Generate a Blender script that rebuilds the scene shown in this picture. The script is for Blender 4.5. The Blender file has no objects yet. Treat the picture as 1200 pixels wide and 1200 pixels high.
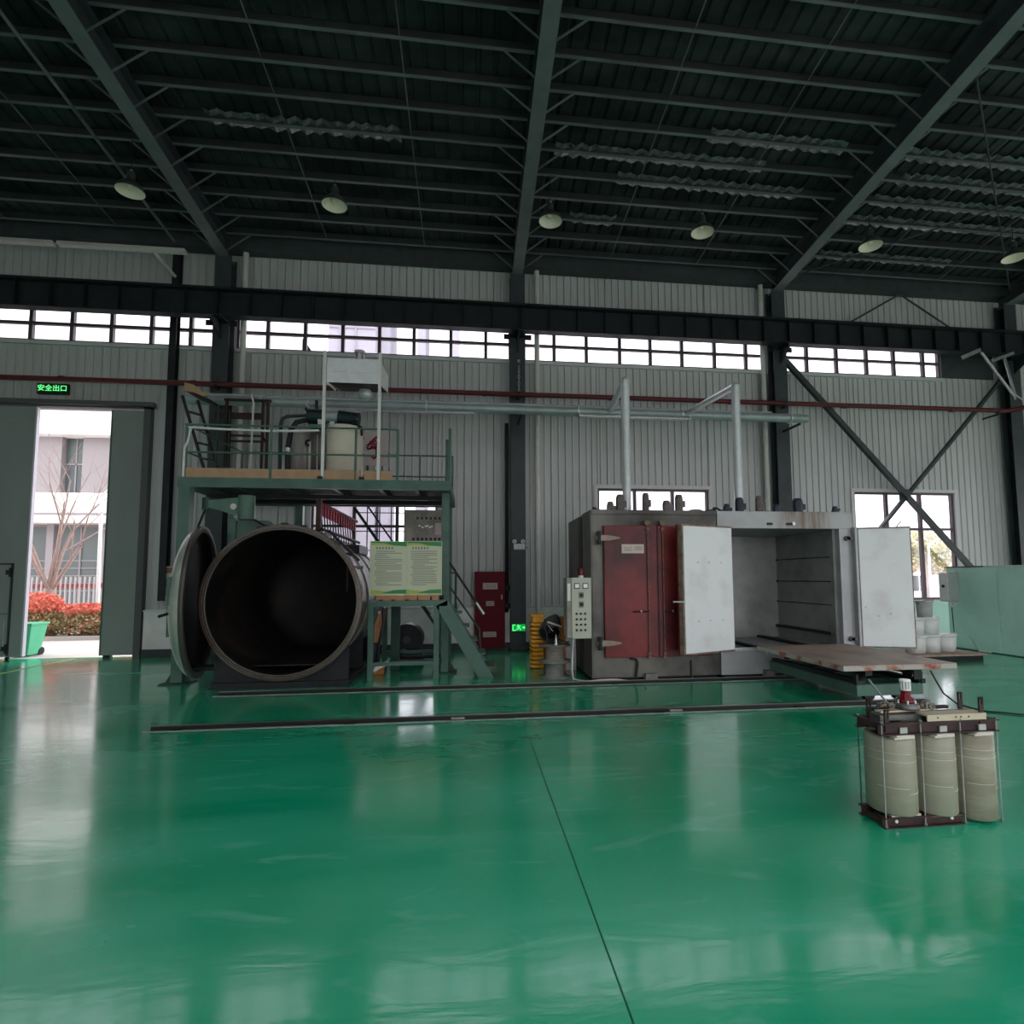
import bpy, bmesh, math, random
from mathutils import Vector, Matrix
random.seed(7)
SC = bpy.context.scene
COL = SC.collection

# ------------------------------------------------------------------ camera
cam_data = bpy.data.cameras.new('camera')
cam = bpy.data.objects.new('camera', cam_data)
COL.objects.link(cam)
SC.camera = cam
cam_data.sensor_fit = 'HORIZONTAL'
cam_data.sensor_width = 36.0
cam_data.lens = 659.0 / 1200.0 * 36.0
cam_data.shift_x = -34.5 / 1200.0
cam_data.shift_y = 26.7 / 1200.0
cam_data.clip_end = 500
YAW, PITCH, ROLL = math.radians(7.16), math.radians(4.348), math.radians(-0.33)
fw = Vector((math.sin(YAW) * math.cos(PITCH), math.cos(YAW) * math.cos(PITCH), math.sin(PITCH)))
r0 = Vector((math.cos(YAW), -math.sin(YAW), 0))
u0 = r0.cross(fw)
rt = math.cos(ROLL) * r0 + math.sin(ROLL) * u0
up = -math.sin(ROLL) * r0 + math.cos(ROLL) * u0
M = Matrix((rt, up, -fw)).transposed().to_4x4()
M.translation = Vector((0, 0, 1.72))
cam.matrix_world = M

# ------------------------------------------------------------------ sky, exposure
world = bpy.data.worlds.new('overcast_sky')
SC.world = world
world.use_nodes = True
bg = world.node_tree.nodes['Background']
bg.inputs['Color'].default_value = (0.97, 0.965, 1.0, 1)
bg.inputs['Strength'].default_value = 1.75
SC.view_settings.view_transform = 'Standard'
SC.view_settings.look = 'None'
SC.view_settings.gamma = 1.0
SC.view_settings.use_curve_mapping = False
SC.view_settings.exposure = 0.97
SC.cycles.use_denoising = True
SC.cycles.max_bounces = 10
SC.cycles.diffuse_bounces = 6
SC.cycles.glossy_bounces = 4
SC.cycles.transparent_max_bounces = 12
SC.cycles.sample_clamp_indirect = 6.0

# ------------------------------------------------------------------ materials
MATS = {}
def mat(name, col, rough=0.5, metal=0.0, var=0.0, scale=4.0, bump=0.0, bscale=40.0, col2=None,
        lo=0.4, hi=0.65, stretch=(1, 1, 1), emit=None, estr=0.0, detail=4.0, spec=0.28):
    """procedural principled material: noise blends two colours, a second noise gives fine relief"""
    m = bpy.data.materials.new(name)
    m.use_nodes = True
    nt = m.node_tree
    b = nt.nodes['Principled BSDF']
    b.inputs['Base Color'].default_value = (*col, 1)
    b.inputs['Roughness'].default_value = rough
    b.inputs['Metallic'].default_value = metal
    b.inputs['Specular IOR Level'].default_value = spec
    tc = nt.nodes.new('ShaderNodeTexCoord')
    mp = nt.nodes.new('ShaderNodeMapping')
    mp.inputs['Scale'].default_value = stretch
    nt.links.new(tc.outputs['Object'], mp.inputs['Vector'])
    if var > 0 or col2 is not None:
        n = nt.nodes.new('ShaderNodeTexNoise')
        n.inputs['Scale'].default_value = scale
        n.inputs['Detail'].default_value = detail
        n.inputs['Roughness'].default_value = 0.6
        nt.links.new(mp.outputs['Vector'], n.inputs['Vector'])
        r = nt.nodes.new('ShaderNodeValToRGB')
        r.color_ramp.elements[0].position = lo
        r.color_ramp.elements[1].position = hi
        c2 = col2 if col2 is not None else tuple(c * (1 - var) for c in col)
        r.color_ramp.elements[0].color = (*col, 1)
        r.color_ramp.elements[1].color = (*c2, 1)
        nt.links.new(n.outputs['Fac'], r.inputs['Fac'])
        nt.links.new(r.outputs['Color'], b.inputs['Base Color'])
    if bump > 0:
        n2 = nt.nodes.new('ShaderNodeTexNoise')
        n2.inputs['Scale'].default_value = bscale
        n2.inputs['Detail'].default_value = 3
        nt.links.new(mp.outputs['Vector'], n2.inputs['Vector'])
        bp = nt.nodes.new('ShaderNodeBump')
        bp.inputs['Strength'].default_value = bump
        bp.inputs['Distance'].default_value = 0.02
        nt.links.new(n2.outputs['Fac'], bp.inputs['Height'])
        nt.links.new(bp.outputs['Normal'], b.inputs['Normal'])
    if emit is not None:
        b.inputs['Emission Color'].default_value = (*emit, 1)
        b.inputs['Emission Strength'].default_value = estr
    MATS[name] = m
    return m

def glass_mat(name, tint, gloss):
    m = bpy.data.materials.new(name)
    m.use_nodes = True
    nt = m.node_tree
    nt.nodes.clear()
    o = nt.nodes.new('ShaderNodeOutputMaterial')
    t = nt.nodes.new('ShaderNodeBsdfTransparent')
    t.inputs['Color'].default_value = (*tint, 1)
    g = nt.nodes.new('ShaderNodeBsdfGlossy')
    g.inputs['Roughness'].default_value = 0.04
    mx = nt.nodes.new('ShaderNodeMixShader')
    mx.inputs['Fac'].default_value = gloss
    nt.links.new(t.outputs[0], mx.inputs[1])
    nt.links.new(g.outputs[0], mx.inputs[2])
    nt.links.new(mx.outputs[0], o.inputs['Surface'])
    MATS[name] = m
    return m

# ------------------------------------------------------------------ mesh builder
class MB:
    def __init__(s):
        s.v, s.f, s.sm = [], [], []
    def add(s, vs, fs, smooth=False):
        n = len(s.v)
        s.v += [tuple(v) for v in vs]
        s.f += [tuple(i + n for i in f) for f in fs]
        s.sm += [smooth] * len(fs)
        return s
    def box(s, x0, x1, y0, y1, z0, z1):
        if x0 > x1: x0, x1 = x1, x0
        if y0 > y1: y0, y1 = y1, y0
        if z0 > z1: z0, z1 = z1, z0
        vs = [(x0, y0, z0), (x1, y0, z0), (x1, y1, z0), (x0, y1, z0), (x0, y0, z1), (x1, y0, z1), (x1, y1, z1), (x0, y1, z1)]
        return s.add(vs, [(3, 2, 1, 0), (4, 5, 6, 7), (0, 1, 5, 4), (1, 2, 6, 5), (2, 3, 7, 6), (3, 0, 4, 7)])
    def bar(s, a, b, w, h=None, upv=(0, 0, 1)):
        """rectangular bar from a to b, w across, h along upv"""
        h = w if h is None else h
        a, b = Vector(a), Vector(b)
        d = (b - a).normalized()
        u = Vector(upv)
        if abs(d.dot(u)) > 0.98: u = Vector((0, 1, 0)) if abs(d.y) < 0.9 else Vector((1, 0, 0))
        sd = d.cross(u).normalized()
        u = sd.cross(d).normalized()
        vs = []
        for p in (a, b):
            for i, j in ((-1, -1), (1, -1), (1, 1), (-1, 1)):
                vs.append(p + sd * (i * w / 2) + u * (j * h / 2))
        return s.add(vs, [(3, 2, 1, 0), (4, 5, 6, 7), (0, 1, 5, 4), (1, 2, 6, 5), (2, 3, 7, 6), (3, 0, 4, 7)])
    def cyl(s, a, b, r, n=12, r2=None, caps=True):
        a, b = Vector(a), Vector(b)
        r2 = r if r2 is None else r2
        d = (b - a).normalized()
        u = Vector((0, 0, 1)) if abs(d.z) < 0.9 else Vector((1, 0, 0))
        sd = d.cross(u).normalized()
        u = sd.cross(d).normalized()
        vs = []
        for p, rr in ((a, r), (b, r2)):
            for k in range(n):
                t = 2 * math.pi * k / n
                vs.append(p + sd * (rr * math.cos(t)) + u * (rr * math.sin(t)))
        s.add(vs, [(k, (k + 1) % n, n + (k + 1) % n, n + k) for k in range(n)], True)
        if caps:
            s.add(vs[:n], [tuple(range(n - 1, -1, -1))])
            s.add(vs[n:], [tuple(range(n))])
        return s
    def tube(s, pts, r, n=8, closed=False):
        pts = [Vector(p) for p in pts]
        rings = []
        ref = None
        N = len(pts)
        for i, p in enumerate(pts):
            if closed:
                d = (pts[(i + 1) % N] - pts[i - 1]).normalized()
            elif i == 0: d = (pts[1] - pts[0]).normalized()
            elif i == N - 1: d = (pts[-1] - pts[-2]).normalized()
            else: d = ((pts[i + 1] - p).normalized() + (p - pts[i - 1]).normalized()).normalized()
            if ref is None:
                ref = Vector((0, 0, 1)) if abs(d.z) < 0.9 else Vector((1, 0, 0))
            sd = d.cross(ref).normalized()
            ref = sd.cross(d).normalized()
            rings.append([p + sd * (r * math.cos(2 * math.pi * k / n)) + ref * (r * math.sin(2 * math.pi * k / n)) for k in range(n)])
        vs = [v for ring in rings for v in ring]
        fs = []
        for i in range(N if closed else N - 1):
            j = (i + 1) % N
            for k in range(n):
                fs.append((i * n + k, i * n + (k + 1) % n, j * n + (k + 1) % n, j * n + k))
        s.add(vs, fs, True)
        if not closed:
            s.add(rings[0], [tuple(range(n - 1, -1, -1))])
            s.add(rings[-1], [tuple(range(n))])
        return s
    def lathe(s, prof, o=(0, 0, 0), axis=(0, 0, 1), n=32, a0=0.0, a1=2 * math.pi, sx=1.0, sy=1.0, smooth=True):
        """revolve (radius, height) pairs about an axis through o"""
        o, ax = Vector(o), Vector(axis).normalized()
        u = Vector((1, 0, 0)) if abs(ax.x) < 0.9 else Vector((0, 0, 1))
        e2 = ax.cross(u).normalized()
        e1 = e2.cross(ax).normalized()
        full = abs(a1 - a0 - 2 * math.pi) < 1e-6
        m = n if full else n + 1
        vs = []
        for k in range(m):
            t = a0 + (a1 - a0) * k / n
            for r, h in prof:
                vs.append(o + ax * h + e1 * (r * math.cos(t) * sx) + e2 * (r * math.sin(t) * sy))
        L = len(prof)
        fs = []
        for k in range(n):
            k2 = (k + 1) % m
            for i in range(L - 1):
                fs.append((k * L + i, k2 * L + i, k2 * L + i + 1, k * L + i + 1))
        s.add(vs, fs, smooth)
        return s
    def prism(s, poly, a, b, plane='xz'):
        """extrude a 2-D polygon; plane xz -> along y, xy -> along z, yz -> along x"""
        def P(p, t):
            if plane == 'xz': return (p[0], t, p[1])
            if plane == 'xy': return (p[0], p[1], t)
            return (t, p[0], p[1])
        n = len(poly)
        vs = [P(p, a) for p in poly] + [P(p, b) for p in poly]
        fs = [tuple(range(n)), tuple(range(2 * n - 1, n - 1, -1))]
        fs += [(i, n + i, n + (i + 1) % n, (i + 1) % n) for i in range(n)]
        return s.add(vs, fs)
    def sphere(s, c, r, n=12, m=8, sz=1.0):
        prof = [(max(1e-4, r * math.sin(math.pi * i / m)), -r * sz * math.cos(math.pi * i / m)) for i in range(m + 1)]
        return s.lathe(prof, c, (0, 0, 1), n)
    def mesh(s, name, off=(0, 0, 0)):
        me = bpy.data.meshes.new(name)
        me.from_pydata([(v[0] - off[0], v[1] - off[1], v[2] - off[2]) for v in s.v], [], s.f)
        me.polygons.foreach_set('use_smooth', s.sm)
        bm = bmesh.new()
        bm.from_mesh(me)
        bmesh.ops.recalc_face_normals(bm, faces=bm.faces)
        bm.to_mesh(me)
        bm.free()
        me.update()
        return me
    def build(s, name, m, parent=None, bev=0.0, kind=None, label=None):
        off = root_loc(parent)
        me = s.mesh(name, off)
        return link_mesh(name, me, m, parent, bev, kind, label)

def root_loc(p):
    if p is None: return Vector((0, 0, 0))
    while p.parent is not None: p = p.parent
    return Vector(p.location)

def link_mesh(name, me, m, parent=None, bev=0.0, kind=None, label=None):
    o = bpy.data.objects.new(name, me)
    COL.objects.link(o)
    if m is not None and not me.materials: me.materials.append(MATS[m] if isinstance(m, str) else m)
    if parent is not None: o.parent = parent
    if bev > 0:
        md = o.modifiers.new('bevel', 'BEVEL')
        md.width = bev
        md.segments = 2
        md.limit_method = 'ANGLE'
    if kind: o['kind'] = kind
    if label: o['label'] = label
    return o

def tag(o, label, cat, group=None, kind=None):
    if label: o['label'] = label
    if cat: o['category'] = cat
    if group: o['group'] = group
    if kind: o['kind'] = kind
    return o

def thing(name, label, cat, loc=(0, 0, 0), rz=0.0, group=None):
    o = bpy.data.objects.new(name, None)
    COL.objects.link(o)
    o.empty_display_size = 0.1
    o.location = loc
    o.rotation_euler = (0, 0, rz)
    return tag(o, label, cat, group)

def copy_tree(o, parent=None):
    c = o.copy()
    COL.objects.link(c)
    c.parent = parent
    for ch in list(o.children): copy_tree(ch, c)
    return c

def text_mesh(name, body, size, origin, m, parent, ux=(1, 0, 0), uz=(0, 0, 1), depth=0.002, align='CENTER', label=None):
    """lettering as flat raised mesh; origin is its centre, ux its reading direction, uz its up direction"""
    cu = bpy.data.curves.new(name, 'FONT')
    cu.body = body
    cu.size = size
    cu.extrude = depth
    cu.align_x = align
    cu.align_y = 'CENTER'
    cu.resolution_u = 3
    t = bpy.data.objects.new(name, cu)
    COL.objects.link(t)
    dg = bpy.context.evaluated_depsgraph_get()
    me = bpy.data.meshes.new_from_object(t.evaluated_get(dg))
    bpy.data.objects.remove(t)
    off = root_loc(parent)
    X, Z, O = Vector(ux), Vector(uz), Vector(origin) - off
    N = X.cross(Z)
    for v in me.vertices:
        c = v.co.copy()
        v.co = O + X * c.x + Z * c.y + N * c.z
    me.name = name
    me.materials.clear()
    return link_mesh(name, me, m, parent, label=label)

# ------------------------------------------------------------------ material library
mat('panel_white', (0.55, 0.555, 0.55), 0.5, var=0.10, scale=1.2, stretch=(1, 1, 0.25))
mat('panel_back', (0.30, 0.31, 0.31), 0.6)
mat('plaster', (0.80, 0.80, 0.78), 0.7, var=0.15, scale=2.0, bump=0.15)
mat('mint_paint', (0.52, 0.80, 0.69), 0.35, var=0.10, scale=1.5, bump=0.05)
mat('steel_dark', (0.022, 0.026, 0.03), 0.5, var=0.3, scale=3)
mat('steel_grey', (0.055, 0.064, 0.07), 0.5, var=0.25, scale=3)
mat('purlin_web_shaded', (0.045, 0.05, 0.054), 0.55, var=0.3, scale=2)  # purlin webs darkened, their shade is put into the colour
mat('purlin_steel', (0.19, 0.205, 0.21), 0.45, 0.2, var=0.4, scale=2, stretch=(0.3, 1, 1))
mat('rafter_grey', (0.15, 0.165, 0.17), 0.5, var=0.15, scale=3)
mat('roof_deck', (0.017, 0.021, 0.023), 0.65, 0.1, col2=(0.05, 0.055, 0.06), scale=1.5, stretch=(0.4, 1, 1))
mat('foil', (0.45, 0.46, 0.46), 0.35, 0.7, var=0.6, scale=9, bump=0.6, bscale=18)
mat('galvanised', (0.64, 0.67, 0.68), 0.36, 0.4, var=0.12, scale=6, bump=0.03, bscale=30)
mat('duct_paint', (0.36, 0.42, 0.42), 0.4, 0.3, var=0.2, scale=3)
mat('window_frame', (0.11, 0.085, 0.095), 0.45)
mat('window_trim', (0.62, 0.60, 0.61), 0.5)
glass_mat('glass', (0.94, 0.94, 0.97), 0.06)
mat('pvc_white', (0.66, 0.64, 0.60), 0.4, var=0.1, scale=3)
mat('red_pipe', (0.14, 0.026, 0.032), 0.3, var=0.25, scale=4)
mat('door_leaf', (0.26, 0.29, 0.275), 0.5, var=0.12, scale=1.0, stretch=(1, 1, 0.3))
mat('door_edge_lit', (0.60, 0.56, 0.64), 0.4)  # pale lilac holds the light on the leaf edge and lens fringe
mat('door_frame', (0.10, 0.105, 0.11), 0.5)
mat('green_steel', (0.080, 0.155, 0.122), 0.42, var=0.25, scale=3, bump=0.04)
mat('green_dark', (0.022, 0.06, 0.048), 0.45, var=0.3, scale=4)
mat('toe_board', (0.42, 0.27, 0.16), 0.6, var=0.15, scale=6)
mat('deck_dark', (0.05, 0.05, 0.055), 0.7, var=0.3, scale=5)
mat('vessel_shell', (0.25, 0.235, 0.21), 0.45, 0.25, col2=(0.15, 0.12, 0.10), scale=3, lo=0.45, hi=0.7, bump=0.1)
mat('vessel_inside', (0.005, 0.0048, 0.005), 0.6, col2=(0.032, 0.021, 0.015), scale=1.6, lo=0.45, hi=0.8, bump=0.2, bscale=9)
mat('vessel_rim', (0.10, 0.095, 0.088), 0.4, 0.4, col2=(0.10, 0.068, 0.05), scale=4, lo=0.45, hi=0.7)
mat('lid_shell', (0.50, 0.51, 0.46), 0.28, 0.3, col2=(0.33, 0.38, 0.33), scale=2.5, bump=0.05)
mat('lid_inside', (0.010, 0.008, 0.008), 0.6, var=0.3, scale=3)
mat('black_steel', (0.018, 0.019, 0.022), 0.5, var=0.3, scale=4)
mat('black_plastic', (0.012, 0.012, 0.014), 0.3)
mat('rubber_black', (0.01, 0.01, 0.01), 0.6)
mat('brown_steel', (0.035, 0.016, 0.014), 0.55, var=0.3, scale=6)
mat('oxide_clamp', (0.032, 0.017, 0.018), 0.55, col2=(0.055, 0.028, 0.025), scale=8, bump=0.15)
mat('oven_dark', (0.135, 0.128, 0.115), 0.42, 0.3, col2=(0.045, 0.042, 0.04), scale=1.1, lo=0.42, hi=0.66, stretch=(1, 1, 0.7), bump=0.05)
mat('oven_light', (0.36, 0.365, 0.375), 0.4, 0.25, var=0.2, scale=1.5, bump=0.04)
def stained_fascia():
    m = mat('oven_rust', (0.36, 0.365, 0.37), 0.42, 0.2, var=0.2, scale=1.5)
    nt = m.node_tree
    b = nt.nodes['Principled BSDF']
    base = b.inputs['Base Color'].links[0].from_socket
    tc = nt.nodes.new('ShaderNodeTexCoord')
    sx = nt.nodes.new('ShaderNodeSeparateXYZ')
    nt.links.new(tc.outputs['Object'], sx.inputs[0])
    d = nt.nodes.new('ShaderNodeMath'); d.operation = 'SUBTRACT'; d.inputs[1].default_value = 0.36
    nt.links.new(sx.outputs['X'], d.inputs[0])
    ab = nt.nodes.new('ShaderNodeMath'); ab.operation = 'ABSOLUTE'
    nt.links.new(d.outputs[0], ab.inputs[0])
    mr = nt.nodes.new('ShaderNodeMapRange'); mr.interpolation_type = 'SMOOTHSTEP'
    mr.inputs['From Min'].default_value = 0.60; mr.inputs['From Max'].default_value = 0.25
    nt.links.new(ab.outputs[0], mr.inputs['Value'])
    mp = nt.nodes.new('ShaderNodeMapping'); mp.inputs['Scale'].default_value = (6, 1, 0.8)
    nt.links.new(tc.outputs['Object'], mp.inputs['Vector'])
    n = nt.nodes.new('ShaderNodeTexNoise'); n.inputs['Scale'].default_value = 1.8; n.inputs['Detail'].default_value = 4
    nt.links.new(mp.outputs['Vector'], n.inputs['Vector'])
    r = nt.nodes.new('ShaderNodeMapRange'); r.inputs['From Min'].default_value = 0.25; r.inputs['From Max'].default_value = 0.7
    nt.links.new(n.outputs['Fac'], r.inputs['Value'])
    mu = nt.nodes.new('ShaderNodeMath'); mu.operation = 'MULTIPLY'
    nt.links.new(mr.outputs['Result'], mu.inputs[0]); nt.links.new(r.outputs['Result'], mu.inputs[1])
    mx = nt.nodes.new('ShaderNodeMixRGB')
    mx.inputs['Color2'].default_value = (0.13, 0.075, 0.038, 1)
    nt.links.new(mu.outputs[0], mx.inputs['Fac']); nt.links.new(base, mx.inputs['Color1'])
    nt.links.new(mx.outputs['Color'], b.inputs['Base Color'])
stained_fascia()
mat('oven_inside', (0.30, 0.31, 0.305), 0.42, 0.35, var=0.35, scale=1.5, bump=0.05)
mat('oven_red', (0.20, 0.022, 0.024), 0.38, col2=(0.05, 0.009, 0.011), scale=0.9, lo=0.42, hi=0.66, bump=0.03)
mat('oven_door_white', (0.74, 0.755, 0.765), 0.38, col2=(0.64, 0.63, 0.62), scale=2.2, lo=0.5, hi=0.75)
mat('door_rim_rust', (0.25, 0.20, 0.17), 0.6, col2=(0.16, 0.085, 0.05), scale=8)
mat('hinge_metal', (0.25, 0.20, 0.155), 0.45, 0.4, var=0.3, scale=12)
mat('nameplate', (0.42, 0.36, 0.32), 0.4, 0.2)
mat('ink', (0.03, 0.03, 0.03), 0.6)
mat('ink_soft', (0.22, 0.23, 0.19), 0.7)
mat('cabinet_beige', (0.46, 0.47, 0.38), 0.45, var=0.08, scale=3)
mat('cabinet_grey', (0.30, 0.275, 0.24), 0.5, col2=(0.20, 0.18, 0.16), scale=4)
mat('dial_white', (0.85, 0.85, 0.82), 0.3)
mat('beacon_red', (0.12, 0.006, 0.010), 0.25)
mat('motor_blue', (0.045, 0.048, 0.075), 0.45, var=0.3, scale=10)
mat('motor_grey', (0.16, 0.14, 0.135), 0.5, var=0.3, scale=10)
mat('motor_green', (0.035, 0.10, 0.085), 0.45)
mat('cream_tank', (0.68, 0.63, 0.52), 0.4, var=0.12, scale=2)
mat('tank_pale', (0.40, 0.375, 0.35), 0.45, 0.2, var=0.3, scale=3, stretch=(1, 1, 0.3))
mat('motor_dark', (0.012, 0.030, 0.030), 0.4)
mat('tank_grey', (0.19, 0.17, 0.155), 0.45, 0.4, var=0.35, scale=3, stretch=(1, 1, 0.3))
mat('bare_white', (0.70, 0.70, 0.68), 0.5, var=0.1, scale=5)
mat('sheet_pink', (0.52, 0.46, 0.46), 0.6, var=0.06, scale=3)
mat('mark_red', (0.22, 0.004, 0.022), 0.5)
mat('poster_paper', (0.52, 0.54, 0.40), 0.55, var=0.06, scale=2)
mat('poster_green', (0.045, 0.24, 0.075), 0.5)
mat('poster_lime', (0.36, 0.45, 0.10), 0.5)
mat('hydrant_red', (0.13, 0.005, 0.014), 0.5, spec=0.12, var=0.15, scale=3)
mat('label_pale', (0.47, 0.38, 0.37), 0.5)
mat('sign_green', (0.01, 0.25, 0.05), 0.4, emit=(0.0, 0.55, 0.09), estr=0.25)
mat('sign_glow', (0.3, 0.9, 0.4), 0.4, emit=(0.12, 1.0, 0.25), estr=0.75)
mat('sign_frame', (0.03, 0.05, 0.035), 0.5)
mat('crate_yellow', (0.85, 0.40, 0.03), 0.45, var=0.15, scale=5)
mat('spool_wood', (0.24, 0.21, 0.18), 0.6, col2=(0.15, 0.13, 0.11), scale=9, stretch=(1, 1, 6), bump=0.1)
mat('spool_rim', (0.20, 0.205, 0.185), 0.55, var=0.25, scale=8)
mat('scrap_brown', (0.24, 0.14, 0.09), 0.6, col2=(0.10, 0.07, 0.06), scale=18)
mat('orange_paint', (0.60, 0.20, 0.04), 0.5, var=0.2, scale=8)
mat('cable_white', (0.62, 0.60, 0.55), 0.5)
mat('cart_top', (0.40, 0.315, 0.255), 0.5, 0.15, col2=(0.25, 0.19, 0.16), scale=2.2, lo=0.4, hi=0.68, stretch=(1, 0.5, 1), bump=0.08)
mat('cart_edge', (0.40, 0.38, 0.34), 0.6, col2=(0.30, 0.06, 0.035), scale=3.2, lo=0.48, hi=0.6)
mat('coil_resin', (0.275, 0.27, 0.205), 0.42, col2=(0.245, 0.238, 0.18), scale=4, stretch=(0.6, 0.6, 3), bump=0.06, bscale=25)
mat('coil_resin_brown', (0.265, 0.255, 0.19), 0.45, col2=(0.20, 0.175, 0.13), scale=4, stretch=(0.6, 0.6, 2.5), bump=0.12, bscale=25)
mat('insulation_board', (0.50, 0.44, 0.32), 0.55, var=0.12, scale=8)
mat('insulation_pale', (0.55, 0.53, 0.46), 0.55, var=0.15, scale=8)
mat('steel_core', (0.16, 0.165, 0.16), 0.4, 0.6, var=0.3, scale=14, stretch=(1, 1, 12))
mat('zinc', (0.55, 0.56, 0.56), 0.35, 0.8, var=0.2, scale=15)
mat('rail_steel', (0.010, 0.010, 0.010), 0.5, 0.0, var=0.4, scale=10)
mat('rail_top', (0.20, 0.205, 0.20), 0.3, 0.8)
mat('rail_edge', (0.33, 0.34, 0.32), 0.6, var=0.3, scale=6)
mat('bucket_white', (0.74, 0.76, 0.74), 0.4, var=0.06, scale=5)
mat('bucket_grey', (0.40, 0.42, 0.41), 0.45, var=0.1, scale=5)
mat('pallet_wood', (0.42, 0.31, 0.25), 0.65, var=0.3, scale=8)
mat('lamp_white', (0.95, 0.80, 0.68), 0.45)
mat('lamp_housing', (0.10, 0.10, 0.10), 0.35, 0.5)
mat('lamp_steel', (0.5, 0.5, 0.5), 0.3, 0.8)
mat('tray_white', (0.60, 0.56, 0.54), 0.45, var=0.15, scale=2)
mat('cardboard', (0.42, 0.21, 0.11), 0.7, var=0.15, scale=6)
mat('paper_white', (0.66, 0.67, 0.66), 0.6, var=0.1, scale=6)
# outside
mat('facade_white', (0.90, 0.87, 0.85), 0.7, var=0.04, scale=0.5)
mat('facade_pier', (0.29, 0.262, 0.27), 0.7)
mat('facade_glass', (0.09, 0.11, 0.115), 0.3)
mat('facade_glass_pale', (0.11, 0.13, 0.13), 0.3)
mat('asphalt_pale', (0.62, 0.57, 0.54), 0.85, var=0.12, scale=2)
mat('soil', (0.16, 0.12, 0.08), 0.9)
mat('fence_red', (0.42, 0.10, 0.10), 0.6)
mat('fence_white', (0.45, 0.42, 0.43), 0.5)
mat('hedge_red', (0.80, 0.26, 0.17), 0.6, col2=(0.66, 0.14, 0.11), scale=6)
mat('hedge_green', (0.27, 0.27, 0.12), 0.6, col2=(0.48, 0.22, 0.14), scale=5)
mat('bark', (0.42, 0.31, 0.28), 0.85, var=0.2, scale=12)
mat('bin_green', (0.10, 0.50, 0.28), 0.4, var=0.1, scale=3)
mat('lamp_post_white', (0.92, 0.92, 0.94), 0.4)
mat('leaf_yellow_green', (0.52, 0.55, 0.30), 0.6, col2=(0.68, 0.58, 0.34), scale=1.5)
mat('kerb', (0.50, 0.47, 0.44), 0.8)

# floor: sealed green epoxy, slightly uneven film, worn streaks, one expansion joint is built as geometry
def floor_material():
    m = bpy.data.materials.new('green_epoxy')
    m.use_nodes = True
    nt = m.node_tree
    b = nt.nodes['Principled BSDF']
    tc = nt.nodes.new('ShaderNodeTexCoord')
    mp = nt.nodes.new('ShaderNodeMapping')
    mp.inputs['Scale'].default_value = (0.35, 0.9, 1)
    nt.links.new(tc.outputs['Object'], mp.inputs['Vector'])
    n = nt.nodes.new('ShaderNodeTexNoise')
    n.inputs['Scale'].default_value = 1.1
    n.inputs['Detail'].default_value = 5
    n.inputs['Distortion'].default_value = 0.6
    nt.links.new(mp.outputs['Vector'], n.inputs['Vector'])
    r = nt.nodes.new('ShaderNodeValToRGB')
    r.color_ramp.elements[0].position = 0.35
    r.color_ramp.elements[1].position = 0.72
    r.color_ramp.elements[0].color = (0.000, 0.330, 0.160, 1)
    r.color_ramp.elements[1].color = (0.025, 0.430, 0.250, 1)
    nt.links.new(n.outputs['Fac'], r.inputs['Fac'])
    # pale scuffs and wipe marks
    mp3 = nt.nodes.new('ShaderNodeMapping')
    mp3.inputs['Scale'].default_value = (0.7, 1.9, 1)
    mp3.inputs['Rotation'].default_value = (0, 0, 0.25)
    nt.links.new(tc.outputs['Object'], mp3.inputs['Vector'])
    n3 = nt.nodes.new('ShaderNodeTexNoise')
    n3.inputs['Scale'].default_value = 1.3
    n3.inputs['Detail'].default_value = 6
    n3.inputs['Distortion'].default_value = 2.2
    nt.links.new(mp3.outputs['Vector'], n3.inputs['Vector'])
    sc = nt.nodes.new('ShaderNodeMapRange')
    sc.inputs['From Min'].default_value = 0.56
    sc.inputs['From Max'].default_value = 0.80
    sc.inputs['To Max'].default_value = 0.75
    nt.links.new(n3.outputs['Fac'], sc.inputs['Value'])
    mx = nt.nodes.new('ShaderNodeMixRGB')
    mx.inputs['Color2'].default_value = (0.13, 0.50, 0.36, 1)
    nt.links.new(sc.outputs['Result'], mx.inputs['Fac'])
    nt.links.new(r.outputs['Color'], mx.inputs['Color1'])
    nt.links.new(mx.outputs['Color'], b.inputs['Base Color'])
    # film thickness relief: broad ripples across the hall and fine orange peel
    mp2 = nt.nodes.new('ShaderNodeMapping')
    mp2.inputs['Scale'].default_value = (0.9, 2.6, 1)
    nt.links.new(tc.outputs['Object'], mp2.inputs['Vector'])
    n2 = nt.nodes.new('ShaderNodeTexNoise')
    n2.inputs['Scale'].default_value = 1.6
    n2.inputs['Detail'].default_value = 4
    n2.inputs['Distortion'].default_value = 0.8
    nt.links.new(mp2.outputs['Vector'], n2.inputs['Vector'])
    bp = nt.nodes.new('ShaderNodeBump')
    bp.inputs['Strength'].default_value = 0.045
    bp.inputs['Distance'].default_value = 0.05
    nt.links.new(n2.outputs['Fac'], bp.inputs['Height'])
    nt.links.new(bp.outputs['Normal'], b.inputs['Normal'])
    # worn streaks are a little duller
    r2 = nt.nodes.new('ShaderNodeMapRange')
    r2.inputs['From Min'].default_value = 0.3
    r2.inputs['From Max'].default_value = 0.8
    r2.inputs['To Min'].default_value = 0.13
    r2.inputs['To Max'].default_value = 0.34
    nt.links.new(n.outputs['Fac'], r2.inputs['Value'])
    nt.links.new(r2.outputs['Result'], b.inputs['Roughness'])
    b.inputs['Specular IOR Level'].default_value = 0.6
    b.inputs['Coat Weight'].default_value = 0.55
    b.inputs['Coat Roughness'].default_value = 0.10
    nt.links.new(bp.outputs['Normal'], b.inputs['Coat Normal'])
    MATS['floor'] = m
floor_material()

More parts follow.
